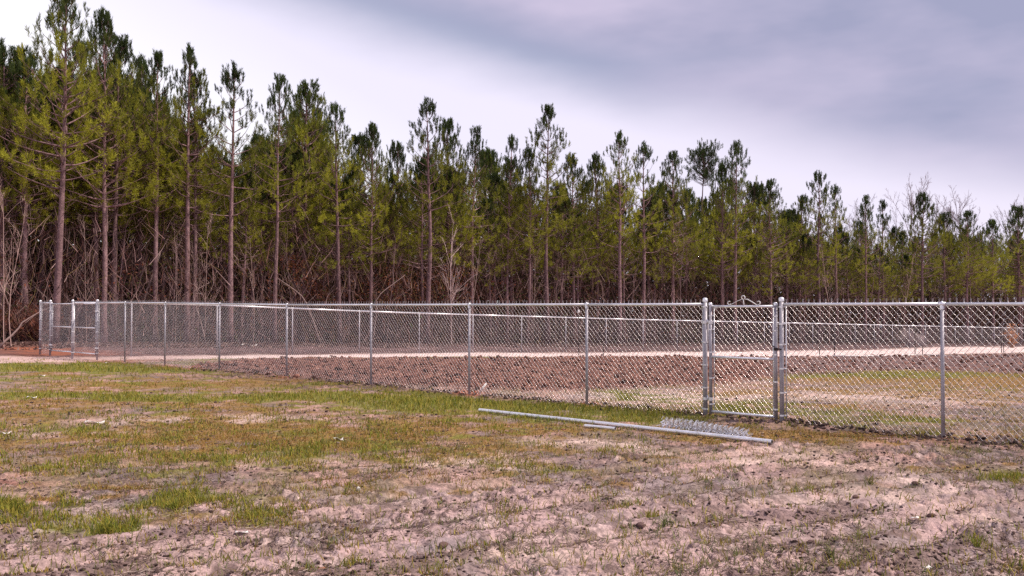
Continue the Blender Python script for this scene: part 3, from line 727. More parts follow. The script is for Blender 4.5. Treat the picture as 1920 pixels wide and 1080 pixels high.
# skyline height of the rear trees, as seen over the front row
SKX = [-200, 0, 120, 220, 330, 420, 500, 620, 720, 850, 1000, 1150, 1300, 1450, 1600, 1750, 1950, 2300]
SKY_ = [140, 150, 175, 190, 235, 285, 290, 300, 325, 335, 365, 365, 375, 410, 440, 450, 455, 455]
def wood_label(px, row):
    where = ('behind the double drive gate', 'behind the close twin pines', 'behind the rust-red undergrowth', 'behind the central spire', 'behind the isolated spire',
             'behind the fan-shaped top', 'behind the walk gate', 'below the bare skyline trees')[int(np.searchsorted([260, 480, 720, 900, 1150, 1320, 1560], px))]
    return ('pine in the second rank of the wood, ' if row < 2 else 'dark pine deep inside the wood, ') + where
for row, (off, n) in enumerate(((2.5, 42), (5.5, 42), (9.5, 42), (15, 40), (23, 36))):
    for i in range(n):
        px = -330 + (2560) * (i + rng.uniform(.1, .9)) / n
        D = float(treeline(px)) + off + rng.uniform(-1.3, 1.3)
        x = (px - 960) / F * D
        ht = CAMZ + (HY - np.interp(px, SKX, SKY_)) / F * D + float(drop(x, D)) + rng.normal(-.3, 1.2)
        ht = min(max(ht, 8.0), 16.5)
        kd = 'b' if rng.random() < (.6 if row < 2 else .15) else 'd'
        plant_pine(x, D, ht, kd, int(rng.integers(0, 9)), wood_label(px, row), 'pines crowded inside the wood', girth=rng.uniform(.95, 1.25))

# ------------------------------------------------------------------ bare trees and saplings
def bare_variant(Ht, seed, col, spread=.5, levels=3, nb=(12, 18), r0=.045, start=.25, fan=False):
    g = np.random.default_rng(seed); A, B, ra, rb = [], [], [], []
    def grow(p, d, L, r_, lev):
        n = 5 if lev == 0 else 3; q = p; pts = [p]
        for j in range(n):
            d2 = d + g.normal(0, .05 if lev == 0 else .16, 3) + np.array((0, 0, .04 if lev == 0 else .10)); d2 /= np.linalg.norm(d2)
            q2 = q + d2 * L / n
            A.append(q); B.append(q2); ra.append(r_ * (1 - j / n * .8) + .003); rb.append(r_ * (1 - (j + 1) / n * .8) + .003)
            q, d = q2, d2; pts.append(q)
        if lev < levels:
            k = g.integers(*nb) if lev == 0 else g.integers(3, 6) + (3 if fan else 0)
            for _ in range(k):
                f = g.uniform(start if lev == 0 else .2, 1) * n; i = min(int(f), n - 1)
                pp = pts[i] + (pts[i + 1] - pts[i]) * (f - i)
                a = g.uniform(0, 6.28); tilt = g.uniform(.5, 1.1) * (spread + .5)
                perp = np.cross(d, (math.cos(a), math.sin(a), .2)); perp /= np.linalg.norm(perp)
                dd = d * math.cos(tilt) + perp * math.sin(tilt) + np.array((0, 0, .25)); dd /= np.linalg.norm(dd)
                rem = (1 - f / n * .75)
                grow(pp, dd, L * g.uniform(.18, .38) * (rem + .25) * (1.35 if fan else 1), r_ * .33, lev + 1)
    grow(np.array((0, 0, -.1)), np.array((0, 0, 1.0)), Ht, r0, 0)
    A = np.array(A); B = np.array(B)
    V, Q = prisms(A, B, ra, rb, sides=4 if levels < 3 else 3)
    c = np.tile(np.array(col), (len(V), 1))
    o = mk('bare', V, Q, M_TWIG, col=c, smooth=True); me = o.data; bpy.data.objects.remove(o); return me
PALEB = (0.42, 0.29, 0.265); GREYB = (0.27, 0.175, 0.18); REDB = (0.21, 0.10, 0.085)
BARE = [bare_variant(8.0, 600 + i, (PALEB, GREYB, REDB, GREYB)[i % 4], levels=3, r0=.028, nb=(9, 15)) for i in range(8)]
FANB = [bare_variant(9.0, 650 + i, (0.29, 0.225, 0.255), spread=.42, levels=3, nb=(34, 42), r0=.06, start=.35, fan=True) for i in range(3)]
ONE = bare_variant(9.0, 700, (0.60, 0.45, 0.43), levels=3, nb=(18, 24), r0=.045, spread=.3)
def plant_bare(me, px, ytop, off, label, H0=8.0, group=None, rz=None, lean=0.0, cat='tree', name='bare_tree'):
    D = float(treeline(px)) + off; x = (px - 960) / F * D
    ht = CAMZ + (HY - ytop) / F * D + float(drop(x, D))
    o = bpy.data.objects.new(name, me); COL.objects.link(o)
    H0 = max(v.co.z for v in me.vertices)
    o.location = (x, D, -float(drop(x, D))); o.rotation_euler = (0, lean, rng.uniform(0, 6.28) if rz is None else rz); o.scale = (ht / H0,) * 3
    tag(o, label, cat, group); return o
for px, ty, off, mi, lab in [
    (847, 380, -1.5, -1, 'white bare sapling with upswept branches standing before the central pines'),
    (163, 400, -1.0, 0, 'pale bare sapling between the tallest pine and the second spire'),
    (384, 395, -1.0, 0, 'pale thin sapling right of the close twin pines'),
    (371, 430, -.8, 4, 'short bare sapling just left of the pale thin one'),
    (888, 420, -1.0, 4, 'pinkish forked bare sapling a little right of the white one'),
    (999, 460, -.5, 0, 'bare sapling close to the left side of the isolated spire trunk'),
    (1042, 450, -.5, 4, 'bare sapling close to the right side of the isolated spire trunk'),
    (550, 430, .5, 1, 'grey bare sapling right of the double-tipped spire pine'),
    (1630, 455, -.5, 1, 'bushy greyish bare tree right of the small-topped pine'),
    (1240, 450, 0, 3, 'grey bare tree behind the near fence just before the walk gate'),
    (8, 330, -4.5, 0, 'pale bare tree at the left edge, nearest of the bare trees'),
    (22, 345, -4.0, 4, 'second bare tree at the left edge, leaning over the clay bank')]:
    me = ONE if mi < 0 else BARE[mi]
    plant_bare(me, px, ty, off, lab, H0=9.0 if mi < 0 else 8.0)
for px, ty, off, mi, lab in [
    (1690, 326, 16, 0, 'tallest bare grey tree on the skyline at the right, fan-shaped'),
    (1600, 362, 20, 1, 'faint bare tree on the skyline just left of the tallest one'),
    (1782, 356, 16, 1, 'bare skyline tree, left one of the pair above the broad pines'),
    (1824, 344, 17, 2, 'bare skyline tree, right and taller one of the pair'),
    (1882, 364, 18, 0, 'last rounded bare skyline tree near the right edge'),
   (1478, 374, 22, 2, 'faint bare treetop behind the dark-trunked pine')]:
    plant_bare(FANB[mi], px, ty, off, lab)
for i in range(90):
    px = -150 + 2150 * (i + rng.uniform(0, 1)) / 90
    off = rng.uniform(-1.2, 7)
    plant_bare(BARE[int(rng.integers(0, 8))], px, rng.uniform(395, 520) + 25 * (px / 1920), off, 'thin leafless sapling among the pine trunks ' + ('left of the rust-red undergrowth', 'between the rust-red undergrowth and the isolated spire', 'between the isolated spire and the walk gate', 'beyond the walk gate')[int(np.searchsorted([580, 1027, 1330], px))], group='leafless saplings under the pines', lean=rng.normal(0, .05))

# undergrowth: dense brush, dry leaves and a deep mass of wood behind
def along(n, o0, o1, p0=-350, p1=2150):
    px = rng.uniform(p0, p1, n); D = treeline(px) + rng.uniform(o0, o1, n); x = (px - 960) / F * D
    return px, x, D, -drop(x, D)
def brush(n, o0, o1, hmax, name, cols, wid_=.010, p0=-350, p1=2150, lenr=(.5, 2.2)):
    px, x, y, z = along(n, o0, o1, p0, p1)
    clump = fbm(x * .6, y * .6, 77, 3)
    zz = z + rng.random(n) ** 1.6 * hmax * (0.5 + clump)
    d = rng.normal(0, .5, (n, 3)); d[:, 2] = np.abs(d[:, 2]) + .55; d /= np.linalg.norm(d, axis=1, keepdims=True)
    L = rng.uniform(lenr[0], lenr[1], n)[:, None]
    A = np.stack([x, y, zz], 1); Mx = A + d * L * .5 + rng.normal(0, .06, (n, 3)); B = A + d * L + rng.normal(0, .12, (n, 3))
    s_ = np.cross(d, rng.normal(size=(n, 3))); s_ /= np.linalg.norm(s_, axis=1, keepdims=True); s_ *= wid_ * rng.uniform(.5, 1.5, n)[:, None]
    V = np.stack([A - s_, A + s_, Mx + s_ * .7, Mx - s_ * .7, B], 1).reshape(-1, 3)
    b = np.arange(n)[:, None] * 5
    Q = b + np.array([[0, 1, 2, 3]]); T = b + np.array([[3, 2, 4]])
    c = np.array(cols)[rng.integers(0, len(cols), n)] * rng.uniform(.6, 1.3, n)[:, None]
    return mk(name, V, [Q, T], M_TWIG, col=np.repeat(c, 5, 0))
tag(brush(52000, -1.0, 10, 5.6, 'underbrush', [(.17, .08, .07), (.24, .145, .14), (.09, .048, .045), (.32, .21, .20), (.15, .10, .045)]), 'tangled leafless brush filling the edge of the pine wood', 'undergrowth', kind='stuff')
def leaves(n, o0, o1, z0, z1, name, cols, size, p0=-350, p1=2150, mat=None, thr=.45):
    px, x, y, z = along(n, o0, o1, p0, p1)
    h = rng.uniform(z0, z1, n); cl = fbm(x * .7 + h * .5, y * .7 - h * .6, 87, 3)
    k = cl > thr; x, y, z, h = x[k], y[k], z[k], h[k]; n = len(x)
    C = np.stack([x, y, z + h], 1); u = rng.normal(size=(n, 3)); u /= np.linalg.norm(u, axis=1, keepdims=True)
    v = np.cross(u, rng.normal(size=(n, 3))); v /= np.linalg.norm(v, axis=1, keepdims=True)
    s_ = size * rng.uniform(.5, 1.4, n)[:, None]
    V = np.stack([C - u * s_, C + v * s_ * .5, C + u * s_, C - v * s_ * .5], 1).reshape(-1, 3)
    Q = np.arange(n)[:, None] * 4 + np.array([[0, 1, 2, 3]])
    c = np.array(cols)[rng.integers(0, len(cols), n)] * rng.uniform(.6, 1.3, n)[:, None]
    return mk(name, V, [Q], mat or M_LEAF, col=np.repeat(c, 4, 0))
tag(leaves(30000, .5, 7, 0.0, 5.0, 'dead_leaves', [(.24, .075, .04), (.20, .09, .05), (.28, .12, .05)], .07, 500, 900, thr=.5), 'rust-red dry leaves hanging in the brush left of centre', 'leaves', kind='stuff')
tag(leaves(45000, 0, 7, 0.0, 4.2, 'leaf_litter', [(.20, .065, .04), (.15, .06, .045), (.09, .10, .03)], .08, thr=.46), 'dark reddish leaves low in the brush along the wood', 'leaves', kind='stuff')
tag(leaves(26000, -7.5, 1.5, 0.0, 0.06, 'fallen_leaves', [(.20, .11, .09), (.12, .07, .06), (.30, .20, .17), (.09, .05, .045)], .085, thr=.35), 'fallen brown leaves and needles between the pale path and the trees', 'leaves', kind='stuff')
tag(leaves(110000, 5, 45, -0.5, 5.5, 'thicket', [(.05, .026, .024), (.035, .022, .022), (.07, .035, .03), (.04, .042, .018)], .30, -700, 2600, thr=.25), 'brown thicket behind the trunks, deep shade put into its leaf colour', 'thicket', kind='stuff')  # leaf colours darkened to paint the gloom between the trunks
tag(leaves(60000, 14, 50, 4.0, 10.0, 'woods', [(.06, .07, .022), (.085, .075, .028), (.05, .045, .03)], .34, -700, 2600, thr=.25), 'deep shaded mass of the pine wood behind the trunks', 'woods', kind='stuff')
tag(leaves(9000, 0, 4, 0.0, 1.8, 'shrubbery', [(.05, .085, .025), (.08, .10, .03)], .09, thr=.62), 'low evergreen shrubs behind the far fence', 'shrubs', kind='stuff')

# fallen and leaning limbs at the wood's edge
def limb(pts_px, off, r0, r1, label, name='dead_branch', mat=None):
    P = []
    for px, py in pts_px:
        D = float(treeline(px)) + off; P.append(((px - 960) / F * D, D, CAMZ + (HY - py) / F * D))
    x0 = P[0] if P[0][2] < P[-1][2] else P[-1]
    gzv = -float(drop(x0[0], x0[1]))
    if x0 is P[0]: P[0] = (x0[0], x0[1], min(x0[2], gzv + .05))
    else: P[-1] = (x0[0], x0[1], min(x0[2], gzv + .05))
    n = 10; tt = np.linspace(0, len(P) - 1, n); P = np.array([[np.interp(t, range(len(P)), [p[k] for p in P]) for k in range(3)] for t in tt])
    P[1:-1] += rng.normal(0, .03, (n - 2, 3))
    parts = [tube(P, np.linspace(r0, r1, n), 6)]
    for k in range(5):
        i = rng.integers(2, n - 1); parts.append(tube([P[i], P[i] + rng.normal(0, .3, 3) + (0, 0, .25), P[i] + rng.normal(0, .35, 3) + (0, 0, .6)], [.012, .008, .003], 4))
    V, Fs = join(parts); o = mk(name, V, Fs, mat or M_WOOD, smooth=True, off=P[0]); o.location = P[0]; tag(o, label, 'branch'); return o
limb([(602, 636), (572, 560), (518, 520)], -1.6, .05, .015, 'pale dead limb leaning left behind the fence under the thin spire')
limb([(386, 620), (360, 548), (392, 530)], -1.8, .04, .012, 'crooked pale branch beside the twin pine trunks')
limb([(0, 612), (50, 598), (104, 572)], -6.0, .05, .01, 'long pale bough sweeping over the clay bank at the left edge')
limb([(245, 500), (300, 470)], 1.5, .09, .05, 'dark snapped trunk leaning among the left pines')
limb([(700, 640), (708, 555), (760, 515)], -1.5, .045, .012, 'pale forked branch leaning right, behind the central stretch of fence')

# ------------------------------------------------------------------ grass
def blades(x, y, L, wid_, col, lean=.5, two=True, zoff=None):
    n = len(x); z = height(x, y) if zoff is None else zoff
    a = rng.uniform(0, 6.28, n); ln = rng.uniform(.1, 1.0, n) * lean
    d = np.stack([np.cos(a) * ln, np.sin(a) * ln, np.ones(n)], 1); d /= np.linalg.norm(d, axis=1, keepdims=True)
    A = np.stack([x, y, z - .004], 1)
    b = rng.uniform(0, 6.28, n); s_ = np.stack([np.cos(b), np.sin(b), np.zeros(n)], 1) * (wid_ / 2)[:, None]
    Mx = A + d * (L * .55)[:, None]; T = A + d * (L * .95)[:, None] + np.stack([np.cos(a), np.sin(a), -.3 * np.ones(n)], 1) * (L * ln * .5)[:, None]
    cc = col * rng.uniform(.7, 1.3, n)[:, None]
    V = np.stack([A - s_, A + s_, Mx + s_ * .8, Mx - s_ * .8, T], 1).reshape(-1, 3)
    i = np.arange(n)[:, None] * 5
    return V, [i + np.array([[0, 1, 2, 3]]), i + np.array([[3, 2, 4]])], np.repeat(cc, 5, 0)
def scatter(n, y0, y1):
    """candidate points, spread evenly over the picture rows y0 to y1"""
    n = int(n * 1.3); px = rng.uniform(-650, 2500, n); v = rng.random(n); py = y0 + (y1 - y0) * v
    Y = F * CAMZ / (py - HY)
    for _ in range(6): Y = F * (CAMZ + drop((px - 960) / F * Y, Y)) / (py - HY)
    return (px - 960) / F * Y, Y
GCOL = np.array([(.21, .225, .028), (.30, .26, .038), (.14, .17, .028), (.33, .26, .05)])
RCOL = np.array([(.27, .165, .035), (.32, .20, .06), (.22, .18, .035), (.25, .115, .03)])
x, y = scatter(480000, 672, 1085); z = zones(x, y)
m = fbm(x * 2.5, y * 2.5, 141, 3)
kg = rng.random(len(x)) < np.clip((z['green'] + 1.1 * (m - .5) - .24) * 1.1, 0.015, .75) * (1 - z['tilled'])
d = y[kg]; L = rng.uniform(.04, .11, kg.sum()) * (1 + .3 * (z['green'][kg] > .8)); 
V, Fs, c = blades(x[kg], y[kg], L, .0035 + .00055 * d, GCOL[rng.integers(0, 4, kg.sum())], .7)
tag(mk('grass', V, Fs, M_GRASS, col=c), 'patches of short green grass in front of and inside the fence', 'grass', kind='stuff')
kr = (~kg) & (rng.random(len(x)) < np.clip((z['rust'] + 1.1 * (m - .5) - .15) * .75, 0.004, .55) * (1 - z['tilled']))
L = rng.uniform(.02, .06, kr.sum())
V, Fs, c = blades(x[kr], y[kr], L, .0032 + .0005 * y[kr], RCOL[rng.integers(0, 4, kr.sum())], .9)
tag(mk('dry_grass', V, Fs, M_GRASS, col=c), 'low rust-brown dry grass between the bare patches of soil', 'dry grass', kind='stuff')
print('grass', kg.sum(), kr.sum())
# sparse seedlings over the bare soil
def tufts(cx, cy, nb, Lr, col, wid_=.005, spread=.03, lean=1.0):
    k = rng.integers(nb[0], nb[1], len(cx)); X = np.repeat(cx, k) + rng.normal(0, spread, k.sum()); Y = np.repeat(cy, k) + rng.normal(0, spread, k.sum())
    L = rng.uniform(Lr[0], Lr[1], k.sum()) * np.repeat(rng.uniform(.6, 1.2, len(cx)), k)
    C = np.repeat(col[rng.integers(0, len(col), len(cx))], k, 0)
    return blades(X, Y, L, np.full(len(X), wid_) * (1 + Y * .04), C, lean)
x, y = scatter(24000, 770, 1130); dens = fbm(x * 1.1, y * 1.1, 151, 3)
k = rng.random(len(x)) < np.clip((dens - .38) * 2.0, 0.06, .5) * sstep(6, 10, y).clip(.32, 1)
SC = np.array([(.15, .16, .055), (.20, .20, .09), (.24, .19, .07), (.11, .14, .05), (.30, .22, .08)])
V, Fs, c = tufts(x[k], y[k], (3, 9), (.03, .115), SC, wid_=.0045, lean=1.25)
tag(mk('weeds', V, Fs, M_GRASS, col=c), 'thin scattered grass seedlings over the bare foreground soil', 'weeds', kind='stuff')
print('weeds', k.sum())
for px, py, n, L, sp, cset, lab in [
    (205, 1000, 150, .17, .10, GCOL[:3], 'lush bright green grass tuft at the lower left'),
    (255, 985, 90, .14, .08, GCOL[:3], 'smaller green tuft touching the lush one on its right'),
    (10, 945, 90, .12, .045, GCOL[[0, 2]], 'dark green tuft at the left picture edge'),
    (330, 955, 110, .12, .07, GCOL, 'olive grass clump above and right of the lush tuft'),
    (120, 932, 60, .09, .07, GCOL, 'small round green tuft on a bare pink patch'),
    (1245, 982, 60, .12, .06, SC[[0, 3]], 'grey-green spiky tuft beside the brown rock'),
    (1830, 1020, 45, .13, .05, GCOL[:3], 'upright yellow-green tuft near the lower right'),
    (1555, 1045, 40, .12, .04, SC, 'thin upright weed tuft by the bottom edge, right of the middle'),
    (1630, 910, 30, .13, .03, SC, 'tall pale weed tuft in the right foreground'),
    (780, 835, 55, .10, .09, GCOL, 'small green tuft at the edge of the dry grass near the middle'),
    (1495, 1070, 34, .11, .04, SC, 'small weed tuft cut by the bottom edge')]:
    gx, gy, g0 = at(px, py)
    a = rng.uniform(0, 6.28, n); q = np.abs(rng.normal(0, sp, n)); X = gx + q * np.cos(a); Y = gy + q * np.sin(a)
    V, Fs, c = blades(X, Y, rng.uniform(.5, 1.1, n) * L, np.full(n, .0065), cset[rng.integers(0, len(cset), n)], .9)
    o = mk('grass_tuft', V, Fs, M_GRASS, col=c, off=(gx, gy, g0)); o.location = (gx, gy, g0); tag(o, lab, 'grass tuft')

# ------------------------------------------------------------------ clods, stones, litter
def ico():
    t = (1 + 5 ** .5) / 2
    V = np.array([(-1, t, 0), (1, t, 0), (-1, -t, 0), (1, -t, 0), (0, -1, t), (0, 1, t), (0, -1, -t), (0, 1, -t), (t, 0, -1), (t, 0, 1), (-t, 0, -1), (-t, 0, 1)], float); V /= np.linalg.norm(V[0])
    Fc = np.array([(0, 11, 5), (0, 5, 1), (0, 1, 7), (0, 7, 10), (0, 10, 11), (1, 5, 9), (5, 11, 4), (11, 10, 2), (10, 7, 6), (7, 1, 8), (3, 9, 4), (3, 4, 2), (3, 2, 6), (3, 6, 8), (3, 8, 9), (4, 9, 5), (2, 4, 11), (6, 2, 10), (8, 6, 7), (9, 8, 1)])
    return V, Fc
IV, IF = ico()
def clods(x, y, r_, cols, flat=.6):
    n = len(x); z = height(x, y)
    D = 1 + rng.normal(0, .22, (n, 12, 1)); a = rng.uniform(0, 6.28, n); ca, sa_ = np.cos(a), np.sin(a)
    P = IV[None] * D * np.stack([np.ones(n), rng.uniform(.6, 1, n), np.full(n, flat) * rng.uniform(.6, 1.2, n)], 1)[:, None, :] * r_[:, None, None]
    Xr = P[..., 0] * ca[:, None] - P[..., 1] * sa_[:, None]; Yr = P[..., 0] * sa_[:, None] + P[..., 1] * ca[:, None]
    V = np.stack([Xr + x[:, None], Yr + y[:, None], P[..., 2] + (z + r_ * flat * .3)[:, None]], 2).reshape(-1, 3)
    Fc = (np.arange(n)[:, None, None] * 12 + IF[None]).reshape(-1, 3)
    c = np.repeat(cols * rng.uniform(.7, 1.25, n)[:, None], 12, 0)
    return V, Fc, c
x, y = scatter(70000, 732, 1140); q = zones(x, y); pt = fbm(x * 1.3, y * 1.3, 51, 3)
aa = -0.52 * x + 0.85 * y; bb = 0.85 * x + 0.52 * y; pt = np.maximum(pt * .8, fbm(aa * 5.5, bb * 1.1, 171, 3) * .75 + .25 * fbm(x * 6, y * 6, 175, 2))
k = (rng.random(len(x)) < np.clip((pt - .47) * 6.0, .03, .95)) & (q['green'] < .4) & (q['tilled'] < .2)
x, y = x[k][:25000], y[k][:25000]; rr = (.004 + .017 * rng.random(len(x)) ** 3) * (y / 9).clip(1, 2)
CC = np.array([(.07, .045, .042), (.12, .08, .072), (.20, .14, .125), (.05, .032, .03)])
V, Fc, c = clods(x, y, rr, CC[rng.integers(0, 4, len(x))])
tag(mk('dirt_crumbs', V, Fc, M_CLOD, col=c), 'small dark crumbs of soil strewn over the foreground', 'soil crumbs', kind='stuff')
x, y = scatter(22000, 664, 740); q = zones(x, y)
k = (rng.random(len(x)) < q['tilled'] * .85); x, y = x[k][:13000], y[k][:13000]
rr = (.018 + .07 * rng.random(len(x)) ** 4) * (1 + .012 * (y - 18).clip(0))
CT = np.array([(.16, .075, .055), (.09, .045, .038), (.26, .13, .10), (.19, .09, .07)])
V, Fc, c = clods(x, y, rr, CT[rng.integers(0, 4, len(x))], .7)
tag(mk('dirt_clods', V, Fc, M_CLOD, col=c), 'brown clods of the freshly tilled plot inside the fence', 'soil clods', kind='stuff')
# mud crumbs along the fence foot
s_ = rng.uniform(0, 1, 2600); pxx = 360 + 1700 * s_; base_pts = np.array([front_pt(p) for p in pxx]); nrm = np.array((-FT[1], FT[0]))
base_pts += nrm * rng.normal(.02, .16, 2600)[:, None]
rr = .012 + .03 * rng.random(2600) ** 2
V, Fc, c = clods(base_pts[:, 0], base_pts[:, 1], rr, CC[rng.integers(0, 4, 2600)] * .9)
tag(mk('mud_clods', V, Fc, M_CLOD, col=c), 'dark wet clods turned up along the foot of the near fence', 'soil clods', kind='stuff')
# thin dark stubble and straw lying on the soil
x, y = scatter(40000, 735, 1140); k = fbm(x * 1.5, y * 1.5, 161, 3) > .46; x, y = x[k], y[k]; n = len(x)
a = rng.normal(.5, .9, n); L = rng.uniform(.02, .085, n); z0 = height(x, y); z1 = height(x + np.cos(a) * L, y + np.sin(a) * L)
A = np.stack([x, y, z0 + .006], 1); B = np.stack([x + np.cos(a) * L, y + np.sin(a) * L, np.maximum(z1, z0 - .01) + .006 + rng.uniform(0, .012, n)], 1)
V, Q = prisms(A, B, .0017 + .0008 * rng.random(n), sides=3)
cols = np.array([(.13, .085, .075), (.20, .14, .11), (.42, .33, .28), (.10, .07, .06)])[rng.choice(4, n, p=[.4, .25, .12, .23])]
tag(mk('straw_debris', V, Q, M_TWIG, col=np.repeat(cols, 6, 0)), 'thin dark stubble and straw lying on the bare soil', 'straw', kind='stuff')

def lump(name, px, py, sz, col, label, cat, mat=None, flat=.6, sub=2):
    gx, gy, g0 = at(px, py); sz = tuple(q * .8 for q in sz)
    import bmesh
    bm = bmesh.new(); bmesh.ops.create_icosphere(bm, subdivisions=sub, radius=1.0)
    sd = rng.integers(0, 999)
    for v in bm.verts:
        nn = float(fbm(np.array([v.co.x * 1.6 + v.co.z + 9]), np.array([v.co.y * 1.6 - v.co.z + 9]), int(sd), 3)[0])
        v.co *= (0.62 + 0.8 * nn)
        v.co.x *= sz[0] / 2; v.co.y *= sz[1] / 2; v.co.z *= sz[2] / 2
    me = bpy.data.meshes.new(name); bm.to_mesh(me); bm.free()
    a_ = me.attributes.new('Col', 'FLOAT_COLOR', 'POINT'); a_.data.foreach_set('color', np.tile(np.array(tuple(col) + (1,), np.float32), len(me.vertices)))
    me.materials.append(mat or M_CLOD)
    o = bpy.data.objects.new(name, me); COL.objects.link(o); o.location = (gx, gy, g0 + sz[2] * .28); o.rotation_euler = (0, 0, rng.uniform(0, 6.28)); tag(o, label, cat); return o
BR = (.13, .08, .072); BR2 = (.22, .14, .12)
for px, py, sz, c_, lab in [
    (1200, 986, (.11, .08, .06), BR, 'dark brown rock beside the spiky tuft in the foreground'),
    (1168, 988, (.08, .06, .035), BR2, 'low reddish rock left of the dark brown one'),
    (1032, 944, (.13, .06, .035), BR, 'flat dark clod below the middle of the foreground'),
    (832, 1021, (.11, .07, .05), BR, 'split dark clod near the bottom, left of centre'),
    (825, 938, (.09, .05, .03), (.13, .12, .07), 'mossy flat clod in the middle foreground'),
    (1602, 932, (.11, .08, .05), BR, 'dark clod behind the tall pale weed tuft at the right'),
    (1518, 1022, (.10, .06, .04), BR, 'dark clod near the bottom, right of the middle'),
    (1468, 1024, (.07, .05, .03), BR, 'smaller dark clod left of the one near the bottom right'),
    (1744, 964, (.10, .07, .05), BR, 'dark clod between two bare pink patches at the right'),
    (1795, 960, (.07, .05, .04), BR, 'small round dark clod right of the bare pink patch'),
    (1712, 908, (.12, .07, .04), BR, 'wide dark clod in the right middle foreground'),
    (1572, 905, (.12, .07, .04), BR2, 'wide low clod above the pink soil patch'),
    (1500, 1040, (.12, .05, .03), BR, 'flat dark crust of soil near the bottom edge'),
    (1058, 806, (.09, .05, .03), (.28, .11, .07), 'reddish clod lying left of the short pipe'),
    (1618, 820, (.06, .05, .04), BR, 'small dark clod on the rust-coloured grass near the long pipe'),
    (48, 808, (.20, .09, .05), BR2, 'flat dark clod near the left edge on the sandy strip')]:
    lump('dirt_clod', px, py, sz, c_, lab, 'clod')
lump('stone', 673, 915, (.045, .04, .055), (1, 1, 1), 'small white stone left of the middle in the foreground', 'stone', M_STONE)
lump('stone', 200, 681, (.10, .07, .06), (1, 1, 1), 'white stone in the grass in front of the drive gate', 'stone', M_STONE)
def scrap(px, py, w, l, rz, label, name='paper_scrap', mat=None, lift=.012, curl=.02, cat='litter'):
    gx, gy, g0 = at(px, py); n = 5; V = []; 
    for i in range(n):
        for j in range(3):
            u = (i / (n - 1) - .5) * l; v = (j / 2 - .5) * w
            V.append((u + rng.normal(0, .004), v + rng.normal(0, .004), lift + curl * math.sin(i * 1.3 + j) + .012))
    V = np.array(V); top_n = len(V); Q = [(i * 3 + j, (i + 1) * 3 + j, (i + 1) * 3 + j + 1, i * 3 + j + 1) for i in range(n - 1) for j in range(2)]
    V2 = V - np.array((0, 0, .003)); Q = np.array(Q); Q2 = Q[:, ::-1] + top_n
    per = [i * 3 for i in range(n)] + [(n - 1) * 3 + 1] + [i * 3 + 2 for i in range(n - 1, -1, -1)] + [1]
    Qs = [(per[i], per[(i + 1) % len(per)], per[(i + 1) % len(per)] + top_n, per[i] + top_n) for i in range(len(per))]
    o = mk(name, np.concatenate([V, V2]), [np.concatenate([Q, Q2, np.array(Qs)[:, ::-1]])], mat or M_PAPER); o.location = (gx, gy, g0); o.rotation_euler = (0, 0, rz); tag(o, label, cat); return o
scrap(180, 792, .10, .26, .15, 'long pale scrap lying on the sandy strip at the left')
scrap(62, 746, .08, .16, .2, 'small white scrap in the grass near the left edge')
scrap(1735, 1060, .035, .075, .7, 'crumpled white scrap near the bottom right corner', curl=.008)
scrap(8, 812, .08, .2, -.1, 'pale scrap cut by the left picture edge')
scrap(455, 1004, .03, .09, .3, 'tiny pale scrap on the pink soil left of centre', curl=.006)
scrap(636, 826, .04, .12, .2, 'pale chip lying on the dry grass left of centre')
scrap(1712, 982, .03, .09, .4, 'pale chip on the soil at the lower right', curl=.006)
scrap(80, 705, .05, .16, .0, 'white scrap on bare soil just before the green strip')
scrap(468, 650, .35, .7, .1, 'white sheet lying behind the fence under the open-crowned pine', lift=.05, curl=.07)
# white stake leaning by the post
gx, gy, g0 = at(899, 735)
V, Fs = box((0, 0, .10), (.035, .012, .26)); o = mk('stake', V, Fs, M_WHITE, off=(0, 0, 0)); o.location = (gx, gy, g0); o.rotation_euler = (0, math.radians(38), math.radians(8)); tag(o, 'short white stake leaning beside a line post of the near fence', 'stake')
def twig(ptspx, r_, label, mat=M_WOOD):
    P = []
    for px, py in ptspx:
        gx, gy, g0 = at(px, py); P.append((gx, gy, g0 + r_ * 2.2))
    P = np.array(P); n = 9; tt = np.linspace(0, len(P) - 1, n)
    Q_ = np.stack([np.interp(tt, range(len(P)), P[:, i]) for i in range(3)], 1); Q_[:, 2] = height(Q_[:, 0], Q_[:, 1]) + r_ * 2; Q_[1:-1, :2] += rng.normal(0, .006, (n - 2, 2))
    V, Fs = tube(Q_, np.linspace(r_, r_ * .5, n), 6); o = mk('stick', V, Fs, mat, smooth=True, off=Q_[0]); o.location = Q_[0]; tag(o, label, 'stick'); return o
twig([(338, 1051), (358, 1046), (372, 1038)], .0035, 'short pale stick below the lush tuft')
twig([(437, 1074), (465, 1062), (500, 1052)], .004, 'pale twig near the bottom edge, right of the lush tuft')
twig([(15, 1003), (38, 1015)], .003, 'short pale twig left of the lush tuft')
twig([(1085, 1000), (1120, 985), (1148, 978)], .003, 'thin dark twig left of the brown rock')

